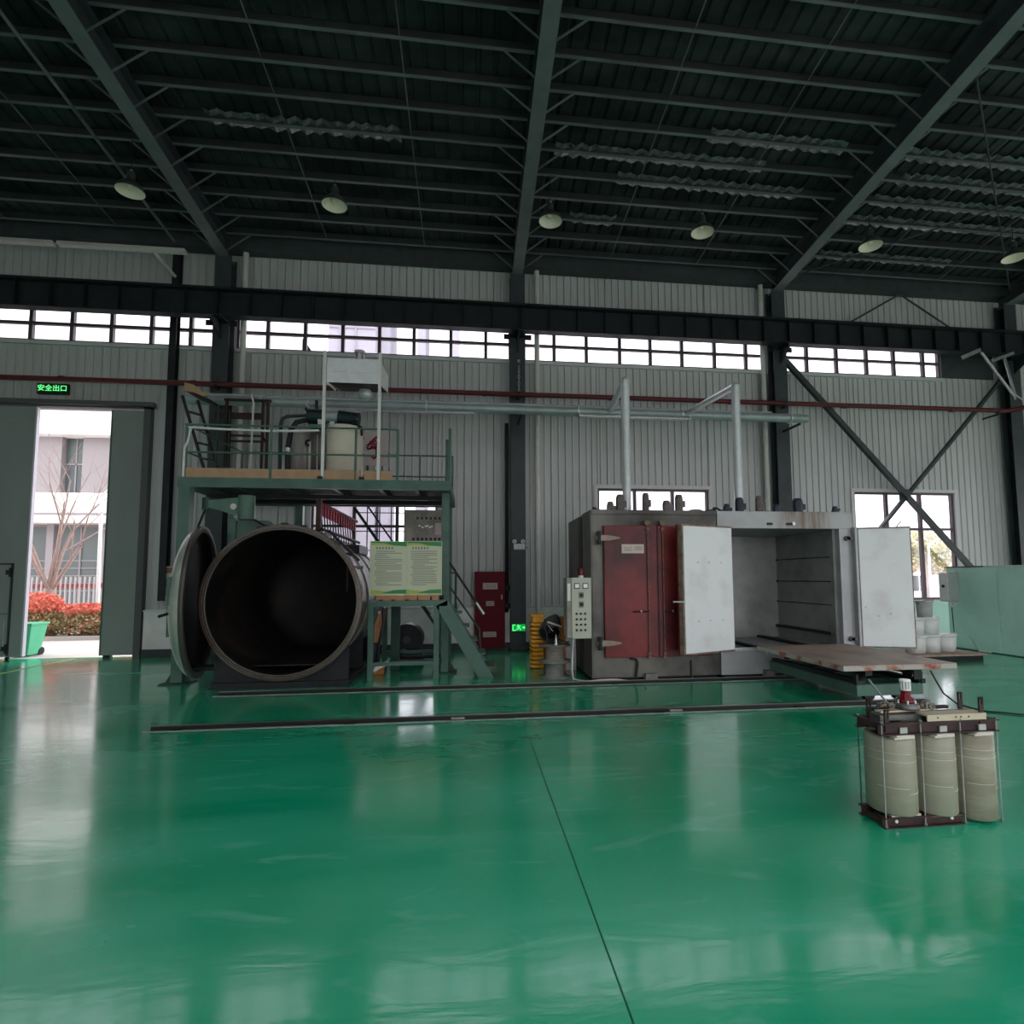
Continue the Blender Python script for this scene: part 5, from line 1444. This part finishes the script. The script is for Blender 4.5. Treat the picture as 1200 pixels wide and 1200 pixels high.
# ================================================================== TRANSFORMER CORE IN THE FOREGROUND
tr = thing('transformer', 'three-coil dry transformer with brown clamps standing on the floor', 'transformer', (3.24, 3.77, 0))
TY = 3.77
for k, (x, zb) in enumerate(((2.96, 0.085), (3.265, 0.07), (3.57, 0.02))):
    prof = [(0.085, zb), (0.140, zb), (0.149, zb + 0.012), (0.1505, 0.32), (0.149, 0.585), (0.140, 0.60), (0.085, 0.60), (0.085, zb)]
    c = MB().lathe(prof, (x, TY, 0), n=48, sx=1.0, sy=1.16).build('coil', 'coil_resin' if k < 2 else 'coil_resin_brown', tr)
    for z, a0_, a1_ in ((0.50, 0.9, 1.55), (0.445, 0.95, 1.9), (0.27, 1.1, 1.5), (0.235, 1.5, 1.8)):
        MB().lathe([(0.1500, z), (0.1522, z + 0.0015), (0.1500, z + 0.003)], (x, TY, 0), n=16, a0=math.pi * (a0_ + 0.06 * k), a1=math.pi * (a1_ + 0.05 * k), sy=1.16).build('wrap_line', 'insulation_pale', c)
    for s in (-1, 1):
        MB().box(x - 0.06, x + 0.075, TY + s * 0.125 - 0.03, TY + s * 0.125 + 0.03, 0.60, 0.622).build('spacer_block', 'insulation_pale', tr)
    MB().box(x - 0.085, x - 0.03, TY - 0.165, TY - 0.11, 0.60, 0.612).build('spacer_tab', 'insulation_pale', tr)
    if k < 2: MB().box(x - 0.10, x + 0.12, TY - 0.12, TY - 0.06, zb - 0.014, zb).build('lower_spacer', 'insulation_board', tr)
    MB().box(x - 0.005, x + 0.05, 3.648, 3.660, 0.605, 0.668).build('tap_plate', 'bucket_grey', tr)
    MB().box(x - 0.055, x + 0.055, TY - 0.055, TY + 0.055, 0.03, 0.70).build('core_limb', 'steel_core', tr)
MB().box(2.86, 3.66, TY - 0.055, TY + 0.055, 0.64, 0.735).build('core_yoke', 'steel_core', tr)
MB().box(2.86, 3.66, TY - 0.055, TY + 0.055, 0.0, 0.05).build('core_yoke', 'steel_core', tr)
for s, y in ((-1, 3.67), (1, 3.87)):
    # channel-section clamps, top and bottom, front and rear
    MB().box(2.80, 3.71, y - 0.006, y + 0.006, 0.622, 0.70).box(2.80, 3.71, y, y + s * 0.04, 0.694, 0.702).box(2.80, 3.71, y, y + s * 0.04, 0.620, 0.628).build('top_clamp', 'oxide_clamp', tr)
    xe = 3.40 if s < 0 else 3.70
    MB().box(2.80, xe, y - 0.006, y + 0.006, 0.0, 0.072).box(2.80, xe, y, y + s * 0.035, 0.0, 0.008).box(2.80, xe, y, y + s * 0.035, 0.064, 0.072).build('bottom_clamp', 'oxide_clamp', tr)
    for x in ((2.815, 3.11, 3.415, 3.70) if s < 0 else (2.815, 3.70)):
        yr = y - 0.022 if s < 0 else y + 0.02
        rod = MB().cyl((x, yr, 0.0), (x, yr, 0.712), 0.0042, 8).build('tie_rod', 'rail_edge' if s < 0 else 'steel_grey', tr)
        for z in (0.010, 0.706):
            MB().cyl((x, yr, z - 0.008), (x, yr, z + 0.008), 0.012, 6).build('nut', 'spool_rim', rod)
for x in (2.80, 3.68):
    MB().box(x, x + 0.03, 3.68, 3.86, 0.66, 0.70).build('end_strap', 'oxide_clamp', tr)
    MB().box(x, x + 0.03, 3.68, 3.86, 0.02, 0.05).build('end_strap', 'oxide_clamp', tr)
for x in (2.90, 3.32):
    MB().cyl((x, 3.662, 0.04), (x, 3.655, 0.04), 0.012, 8).build('earth_bolt', 'bare_white', tr)
for (x, y, z1) in ((2.865, 3.66, 0.79), (2.90, 3.88, 0.815), (3.645, 3.88, 0.845), (3.60, 3.66, 0.855)):
    l = MB()
    w2 = 0.017
    l.box(x - w2, x + w2, y - 0.006, y + 0.006, 0.64, z1 - 0.055)
    l.box(x - w2, x - w2 + 0.010, y - 0.006, y + 0.006, z1 - 0.055, z1).box(x + w2 - 0.010, x + w2, y - 0.006, y + 0.006, z1 - 0.055, z1).box(x - w2, x + w2, y - 0.006, y + 0.006, z1 - 0.012, z1)
    l.build('lifting_lug', 'oxide_clamp', tr)
MB().box(2.92, 3.52, 3.85, 3.88, 0.735, 0.757).build('rear_batten', 'oxide_clamp', tr)
# boards lying on top
tag(MB().box(0, 0.46, -0.03, 0.03, 0, 0.012).build('insulation_strip', 'insulation_board'), 'long cream insulation strip lying under the beacon', 'strip', 'insulation strips on the transformer')
o = bpy.data.objects['insulation_strip']
o.location = (2.90, 3.79, 0.742)
o.rotation_euler = (0, 0, math.radians(3))
b2 = MB().box(3.16, 3.62, 3.645, 3.745, 0.736, 0.748).box(3.16, 3.62, 3.640, 3.647, 0.704, 0.748).build('insulation_strip', 'insulation_board')
tag(b2, 'cream angle strip along the front of the transformer top', 'strip', 'insulation strips on the transformer')
for x in (3.24, 3.38, 3.42, 3.48):
    MB().cyl((x, 3.641, 0.728), (x, 3.637, 0.728), 0.006, 8).build('hole', 'ink', b2)
# ---- red and white beacon standing on the transformer
BX, BY = 3.135, 3.80
bc = thing('gas_beacon', 'red alarm beacon with white cap on top of transformer', 'beacon', (BX, BY, 0.757))
MB().lathe([(0.001, 0), (0.058, 0), (0.062, 0.012), (0.05, 0.03), (0.033, 0.042), (0.030, 0.085), (0.001, 0.085)], (BX, BY, 0.805), n=24).build('red_body', 'beacon_red', bc)
MB().cyl((BX, BY, 0.890), (BX, BY, 0.900), 0.036, 20).build('collar', 'bare_white', bc)
MB().cyl((BX, BY, 0.900), (BX, BY, 0.955), 0.029, 20).build('lens', 'bucket_grey', bc)
for k in range(10):
    a_ = 2 * math.pi * k / 10
    MB().box(BX + 0.032 * math.cos(a_) - 0.003, BX + 0.032 * math.cos(a_) + 0.003, BY + 0.032 * math.sin(a_) - 0.003, BY + 0.032 * math.sin(a_) + 0.003, 0.898, 0.957).build('guard_rib', 'bare_white', bc)
MB().cyl((BX, BY, 0.955), (BX, BY, 0.967), 0.036, 20).build('cap', 'dial_white', bc)
MB().lathe([(0.001, 0.0), (0.075, 0.0), (0.08, 0.012), (0.07, 0.045), (0.001, 0.048)], (BX + 0.01, BY, 0.757), n=24).build('base_ring', 'steel_core', bc)
for k in range(6):
    a_ = 2 * math.pi * k / 6
    MB().cyl((BX + 0.06 * math.cos(a_), BY + 0.06 * math.sin(a_), 0.80), (BX + 0.06 * math.cos(a_), BY + 0.06 * math.sin(a_), 0.825), 0.008, 6).build('bolt', 'zinc', bc)
# tangled fittings around the beacon
ft = thing('clamp_fittings', 'jumble of small metal clamps and bolts beside the beacon', 'fittings', (3.0, 3.80, 0.757))
rr = random.Random(21)
for k in range(24):
    x = 2.93 + 0.10 * rr.random() if k % 2 else 3.24 + 0.09 * rr.random()
    y = 3.76 + 0.09 * rr.random()
    z = 0.758 + 0.03 * rr.random()
    kind = k % 3
    if kind == 0: MB().cyl((x, y, z), (x + 0.03 * (rr.random() - 0.5), y + 0.03 * (rr.random() - 0.5), z + 0.03), 0.010, 6).build('bolt', 'steel_core', ft)
    elif kind == 1:
        MB().tube([(x + 0.02 * math.cos(q), y + 0.006 * math.sin(3 * q), z + 0.012 + 0.016 * math.sin(q)) for q in [i * math.pi / 4 for i in range(8)]], 0.005, 5, closed=True).build('ring', 'spool_rim', ft)
    else: MB().bar((x - 0.02, y, z), (x + 0.025, y + 0.02 * rr.random(), z + 0.02 * rr.random()), 0.012, 0.01).build('clamp', 'scrap_brown', ft)
MB().tube([(3.26, 3.79, 0.76), (3.30, 3.79, 0.80), (3.32, 3.79, 0.79), (3.325, 3.79, 0.745)], 0.013, 8).build('pipe_clip', 'spool_rim', ft)
MB().tube([(2.88, 3.84, 0.965), (3.02, 3.82, 0.775)], 0.0075, 8).build('slanted_rod', 'spool_rim', ft)

# ================================================================== RIGHT EDGE: PARTITION, BUCKETS
pt = thing('partition_panel', 'tall mint green partition standing at the right edge', 'partition', (11.45, 9.5, 0))
for k, (a_, b_) in enumerate(((12.32, 11.02), (11.0, 9.2), (9.18, 7.4))):
    MB().box(11.42, 11.50, b_, a_, 0.02, 1.90).build('panel', 'mint_paint', pt, bev=0.006)
MB().box(11.40, 11.52, 11.3, 12.34, 1.90, 1.925).build('top_cap', 'steel_grey', pt)
MB().box(11.40, 11.52, 7.4, 11.3, 1.90, 1.925).build('top_cap', 'bare_white', pt)
MB().box(11.41, 11.51, 7.4, 12.33, 0.0, 0.02).build('floor_track', 'green_dark', pt)
eb = thing('switch_box', 'grey wall switch box with red knob on the partition', 'switch box', (11.2, 12.1, 1.1))
MB().box(11.16, 11.42, 11.98, 12.28, 1.10, 1.78).build('body', 'bucket_grey', eb, bev=0.03)
MB().box(11.145, 11.162, 12.0, 12.26, 1.12, 1.76).build('cover', 'bare_white', eb, bev=0.01)
MB().cyl((11.145, 12.13, 1.46), (11.125, 12.13, 1.46), 0.035, 14).build('knob', 'hydrant_red', eb)
MB().box(11.12, 11.13, 12.12, 12.14, 1.43, 1.50).build('knob_bar', 'ink', eb)
MB().tube([(11.22, 12.05, 1.10), (11.18, 12.0, 1.02), (11.2, 11.97, 0.97), (11.32, 12.0, 1.03), (11.32, 12.05, 1.12)], 0.02, 8).build('cable_loop', 'bare_white', eb)
MB().tube([(11.2, 11.99, 1.0), (11.22, 11.98, 0.30)], 0.012, 6).build('conduit', 'steel_grey', eb)

pl = thing('pallet', 'low timber board pallet under the white buckets', 'pallet', (9.7, 10.8, 0))
MB().box(8.6, 10.35, 10.3, 10.78, 0.10, 0.135).build('plank', 'pallet_wood', pl)
MB().box(8.6, 10.35, 10.80, 11.28, 0.10, 0.135).build('plank', 'pallet_wood', pl)
for y in (10.34, 11.20):
    MB().box(8.65, 10.3, y, y + 0.06, 0.0, 0.10).build('bearer', 'black_steel', pl)
def bucket(x, y, z, r, h, m, lab, handle=False):
    t = thing('paint_bucket', lab, 'bucket', (x, y, z), group='white buckets on the pallet')
    MB().lathe([(0.001, 0), (r * 0.88, 0), (r * 0.97, h * 0.86), (0.001, h * 0.86)], (x, y, z), n=28).build('body', m, t)
    MB().lathe([(r * 0.97, h * 0.84), (r * 1.02, h * 0.85), (r * 1.03, h * 0.98), (r * 0.98, h), (0.001, h * 0.985)], (x, y, z), n=28).build('lid', m, t)
    if handle:
        MB().tube([(x - r, y - 0.02, z + h * 0.8), (x - r * 0.6, y - r * 0.9, z + h * 1.05), (x + r * 0.6, y - r * 0.9, z + h * 1.05), (x + r, y - 0.02, z + h * 0.8)], 0.008, 6).build('handle', 'steel_grey', t)
bucket(9.13, 10.72, 0.135, 0.20, 0.36, 'bucket_white', 'white lidded bucket in the bottom row nearest the oven door')
bucket(9.54, 10.80, 0.135, 0.20, 0.36, 'bucket_white', 'white lidded bucket in the middle of the bottom row')
bucket(9.95, 10.86, 0.135, 0.20, 0.36, 'bucket_white', 'white lidded bucket at the right of the bottom row')
bucket(9.13, 10.74, 0.495, 0.20, 0.36, 'bucket_white', 'white lidded bucket in the second row nearest the oven door')
bucket(9.54, 10.82, 0.495, 0.20, 0.36, 'bucket_white', 'white lidded bucket in the second row beside the partition')
bucket(9.50, 10.86, 0.855, 0.155, 0.33, 'bucket_grey', 'greyish topmost bucket with wire handle', True)
tag(MB().tube([(10.05, 10.75, 0.52), (10.4, 10.9, 0.50), (10.75, 11.1, 0.42), (11.05, 11.3, 0.22), (11.28, 11.42, 0.03), (11.36, 11.2, 0.02)], 0.014, 6).build('white_hose', 'cable_white'),
    'white hose looping from the buckets down to the partition foot', 'hose')
tag(MB().tube([(9.0, 11.6, 1.07), (9.52, 11.6, 1.07), (9.56, 11.6, 1.02), (9.56, 11.6, 0.2)], 0.014, 6).cyl((9.56, 11.6, 0.98), (9.56, 11.6, 1.06), 0.03, 10).cyl((9.56, 11.6, 0.0), (9.56, 11.6, 0.2), 0.05, 12, 0.02).build('water_tap', 'steel_grey'),
    'thin grey standpipe with tap behind the buckets', 'pipe')
# ================================================================== OUTSIDE
yard = struct(MB().box(-70, 80, 13.9, 90, -0.3, -0.02).box(22.0, 80, -40, 13.9, -0.3, -0.02).box(-70, 22.0, -40, -3.5, -0.3, -0.02).build('ground_yard', 'asphalt_pale'))
# ---- office block across the yard
of = thing('office_building', 'white office block with recessed windows across the yard', 'building', (-20, 30, 0))
for z0, z1 in ((4.33, 5.70), (8.42, 9.85), (12.5, 13.9)):
    MB().box(-40, -8.5, 27.9, 30.5, z0, z1).build('white_band', 'facade_white', of)
MB().box(-40, -8.5, 28.9, 34, 0, 13.9).build('core_wall', 'facade_pier', of)
MB().box(-40, -8.5, 27.88, 27.95, 4.68, 4.78).build('string_course', 'facade_pier', of)
k = 0
for fl, (z0, z1) in enumerate(((5.70, 8.42), (9.85, 12.5))):
    x = -38.6
    while x < -9:
        MB().box(x, x + 1.15, 28.5, 28.9, z0, z1).build('pier', 'facade_pier', of)
        w_ = MB().box(x + 1.15, x + 2.05, 28.84, 28.9, z0, z1).build('window', 'facade_glass', of)
        MB().box(x + 1.15, x + 2.05, 28.80, 28.86, z0 + 1.45, z0 + 1.52).box(x + 1.57, x + 1.63, 28.80, 28.86, z0, z1).build('glazing_bar', 'facade_pier', w_)
        MB().box(x + 1.18, x + 2.02, 28.83, 28.845, z0 + 1.5, z1 - 0.05).build('upper_pane', 'facade_glass_pale', w_)
        x += 2.05
x = -38.4
while x < -9.4:
    w_ = MB().box(x, x + 2.1, 28.84, 28.9, 0.5, 4.2).build('window', 'facade_glass_pale', of)
    for z in (1.2, 1.55, 1.9, 2.25, 2.6):
        MB().box(x + 0.05, x + 2.05, 28.80, 28.84, z, z + 0.05).build('blind_slat', 'facade_pier', w_)
    MB().box(x + 1.02, x + 1.08, 28.78, 28.86, 0.5, 4.2).build('glazing_bar', 'facade_pier', w_)
    MB().box(x + 2.1, x + 2.4, 28.6, 28.9, 0, 4.33).build('pier', 'facade_pier', of)
    x += 2.4

# ---- fence
fn = thing('yard_fence', 'red and white picket fence in front of the office block', 'fence', (-15, 23.5, 0))
MB().box(-24, -8, 23.45, 23.55, 0.0, 0.55).build('plinth', 'fence_red', fn)
MB().box(-24, -8, 23.47, 23.53, 1.42, 1.60).build('top_rail', 'fence_red', fn)
MB().box(-24, -8, 23.47, 23.53, 0.62, 0.70).build('lower_rail', 'fence_red', fn)
x = -19.5
while x < -10:
    MB().box(x - 0.022, x + 0.022, 23.40, 23.46, 0.5, 1.85).build('picket', 'fence_white', fn)
    x += 0.165

# ---- leafy clumps
def leaf_clump(name, mats, parent, blobs, n_per, size, seed, part='foliage'):
    r = random.Random(seed)
    for bi, (cx, cy, cz, rx, ry, rz_) in enumerate(blobs):
        vs, fs = [], []
        for k in range(n_per):
            while True:
                p = Vector((r.uniform(-1, 1), r.uniform(-1, 1), r.uniform(-1, 1)))
                if 0.35 < p.length < 1: break
            c = Vector((cx + p.x * rx, cy + p.y * ry, cz + p.z * rz_))
            if c.z < 0.03: c.z = 0.03 + 0.1 * r.random()
            u = Vector((r.uniform(-1, 1), r.uniform(-1, 1), r.uniform(-1, 1))).normalized()
            w_ = u.orthogonal().normalized()
            s = size * (0.6 + 0.8 * r.random())
            i = len(vs)
            vs += [c - u * s, c + w_ * s * 0.45, c + u * s, c - w_ * s * 0.45]
            fs.append((i, i + 1, i + 2, i + 3))
        MB().add(vs, fs).build(part, mats[bi % len(mats)], parent)
hg = thing('photinia_shrub', 'rounded shrub with bright red top leaves beyond the door', 'shrub', (-12.6, 18.6, 0), group='red shrubs beyond the door')
leaf_clump('s', ['hedge_red'], hg, [(-12.85, 18.6, 1.02, 0.75, 0.6, 0.35)], 2200, 0.05, 1, 'red_foliage')
leaf_clump('s', ['hedge_green'], hg, [(-12.8, 18.6, 0.45, 0.8, 0.65, 0.5)], 2400, 0.055, 2, 'lower_foliage')
MB().tube([(-12.8, 18.6, -0.05), (-12.8, 18.6, 0.7)], 0.04, 6).build('stem', 'bark', hg)
hg = thing('photinia_hedge', 'low clipped hedge with pinkish red tips beyond the door', 'hedge', (-11.4, 18.6, 0), group='red shrubs beyond the door')
leaf_clump('s', ['hedge_red'], hg, [(-11.3, 18.7, 0.86, 1.0, 0.5, 0.17), (-14.5, 18.9, 0.9, 1.0, 0.5, 0.2), (-10.0, 18.7, 0.86, 1.0, 0.5, 0.17)], 1800, 0.05, 3, 'red_foliage')
leaf_clump('s', ['hedge_green'], hg, [(-11.3, 18.6, 0.42, 1.1, 0.55, 0.42), (-14.5, 18.8, 0.42, 1.1, 0.55, 0.42), (-10.0, 18.6, 0.42, 1.1, 0.55, 0.42)], 2200, 0.055, 4, 'lower_foliage')
for x in (-14.5, -11.6, -10.2):
    MB().tube([(x, 18.7, -0.05), (x, 18.7, 0.6)], 0.03, 6).build('stem', 'bark', hg)
tag(MB().box(-20, -8, 18.0, 18.12, -0.03, 0.10).build('kerb_stone', 'kerb'), 'pale kerb edging the shrub bed', 'kerb')
tag(MB().box(-20, -8, 18.12, 19.6, -0.03, 0.04).build('shrub_bed', 'soil', kind='stuff'), 'bare brown soil under the red shrubs', 'soil')

# ---- bare tree
tree = thing('bare_tree', 'leafless multi-stemmed tree in front of the office block', 'tree', (-13.7, 20.4, 0))
rt_ = random.Random(5)
def branch(p, d, L, r, depth, mb):
    pts = [p]
    q = p.copy()
    for i in range(3):
        d = (d + Vector((rt_.uniform(-0.10, 0.10), rt_.uniform(-0.10, 0.10), rt_.uniform(-0.02, 0.10)))).normalized()
        q = q + d * (L / 3)
        pts.append(q.copy())
    n = len(pts)
    for i in range(n - 1):
        mb.cyl(pts[i], pts[i + 1], r * (1 - 0.25 * i / n * 1.2), 6, r * (1 - 0.25 * (i + 1) / n * 1.2), caps=False)
    if depth > 0:
        for k in range(2 if depth > 1 else 3):
            ang = rt_.uniform(0, 6.28)
            sp_ = rt_.uniform(0.35, 0.65)
            side = d.orthogonal().normalized()
            side = Matrix.Rotation(ang, 3, d) @ side
            nd = (d * math.cos(sp_) + side * math.sin(sp_)).normalized()
            branch(pts[-1 - (k % 2)], nd, L * rt_.uniform(0.62, 0.82), r * 0.45, depth - 1, mb)
mb = MB()
base = Vector((-13.7, 20.4, -0.05))
mb.cyl(base, base + Vector((0.0, 0, 1.5)), 0.15, 10, 0.13, caps=False)
mb.build('trunk', 'bark', tree)
for k, (dx, dy, L) in enumerate(((0.03, 0.0, 2.3), (0.28, 0.1, 2.1), (-0.30, 0.0, 2.2), (0.5, -0.15, 1.8), (-0.12, 0.25, 2.2), (-0.5, -0.1, 1.7))):
    m2 = MB()
    branch(base + Vector((0.02 * k - 0.05, 0, 1.35)), Vector((dx, dy, 1)).normalized(), L, 0.06, 3, m2)
    m2.build('limb', 'bark', tree)

# ---- lamp post
lp = thing('lamp_post', 'slim white lamp post with slanted head beyond the door', 'lamp post', (-12.0, 20.0, 0))
MB().cyl((-12.0, 20.0, 0), (-12.05, 20.0, 4.50), 0.06, 12, 0.05).build('pole', 'lamp_post_white', lp)
MB().bar((-12.07, 20.0, 4.48), (-11.72, 20.0, 4.78), 0.10, 0.05).build('lamp_head', 'lamp_post_white', lp)
MB().cyl((-12.0, 20.0, -0.02), (-12.0, 20.0, 0.25), 0.10, 12).build('base', 'lamp_post_white', lp)

# ---- wheelie bin just outside the door
bn = thing('wheelie_bin', 'bright green wheelie bin just outside the door', 'bin', (-10.12, 14.5, 0))
def frustum(x0, x1, y0, y1, z0, x2, x3, y2, y3, z1):
    return MB().add([(x0, y0, z0), (x1, y0, z0), (x1, y1, z0), (x0, y1, z0), (x2, y2, z1), (x3, y2, z1), (x3, y3, z1), (x2, y3, z1)],
                    [(3, 2, 1, 0), (4, 5, 6, 7), (0, 1, 5, 4), (1, 2, 6, 5), (2, 3, 7, 6), (3, 0, 4, 7)])
frustum(-10.38, -9.98, 14.28, 14.66, 0.02, -10.45, -9.88, 14.2, 14.72, 0.70).build('body', 'bin_green', bn, bev=0.015)
MB().box(-10.47, -9.86, 14.18, 14.76, 0.70, 0.75).build('lid', 'bin_green', bn, bev=0.015)
MB().cyl((-10.40, 14.68, 0.08), (-9.96, 14.68, 0.08), 0.09, 14).build('wheel', 'rubber_black', bn)
MB().tube([(-10.4, 14.78, 0.72), (-9.95, 14.78, 0.72)], 0.018, 8).build('handle', 'bin_green', bn)

# ---- beyond the right-hand window
tr2 = thing('garden_tree', 'yellow-green leafy tree seen through the right-hand window', 'tree', (27.6, 31, 0))
leaf_clump('t', ['leaf_yellow_green'], tr2, [(27.4, 31, 3.7, 1.5, 1.2, 1.0), (26.4, 31.5, 2.8, 1.0, 1.0, 1.0), (28.3, 31.2, 2.7, 1.1, 1.0, 1.0)], 1400, 0.13, 8)
MB().tube([(27.4, 31, -0.05), (27.4, 31, 3.2)], 0.12, 8).build('trunk', 'bark', tr2)
lb = thing('low_building', 'low white and pink building seen through right-hand window', 'building', (27, 34.5, 0))
MB().box(22, 36, 34, 38, 0, 2.1).build('wall', 'facade_white', lb)
mat('roof_pink', (0.72, 0.42, 0.42), 0.7)
MB().prism([(33.7, 2.1), (38.3, 2.1), (36, 2.9)], 21.8, 36.2, 'yz').build('roof', 'roof_pink', lb)
for x in (24.5, 26.6, 29.0, 31.2):
    w_ = MB().box(x, x + 0.9, 33.96, 34.0, 0.7, 1.7).build('window', 'facade_glass_pale', lb)
    MB().box(x + 0.42, x + 0.48, 33.94, 33.965, 0.7, 1.7).build('glazing_bar', 'facade_white', w_)
lp = thing('lamp_post', 'pale two-armed lamp post beyond the right-hand window', 'lamp post', (26.2, 29, 0))
MB().cyl((25.85, 29, 0), (25.85, 29, 3.4), 0.06, 10).build('pole', 'lamp_post_white', lp)
MB().bar((25.85, 29, 3.3), (26.3, 29, 3.75), 0.10, 0.06).build('lamp_head', 'lamp_post_white', lp)

# ---- pale tower far behind, seen through the high windows
tw = thing('tower_block', 'pale lavender tower block behind the high window strip', 'building', (-8, 40, 0))
mat('tower_pale', (0.47, 0.45, 0.50), 0.7)
mat('tower_rib', (0.40, 0.36, 0.40), 0.7)
for x0, x1 in ((-10.02, -6.80),):
    MB().box(x0, x1, 40, 46, 0, 26).build('wall', 'tower_pale', tw)
for x0 in (-9.3, -8.2):
    MB().box(x0, x0 + 0.12, 39.9, 40, 0, 26).build('rib', 'tower_rib', tw)
for z in (19.4, 21.9, 24.3):
    MB().box(-10.0, -6.85, 39.92, 40, z, z + 0.12).build('ledge', 'tower_rib', tw)
for x0 in (-6.55, -3.97, -1.52):
    MB().box(x0, x0 + 0.6, 41, 45, 0, 25.2).build('pier', 'tower_pale', tw)
MB().box(-6.9, -0.7, 42, 44, 22.3, 22.6).build('link_beam', 'tower_pale', tw)
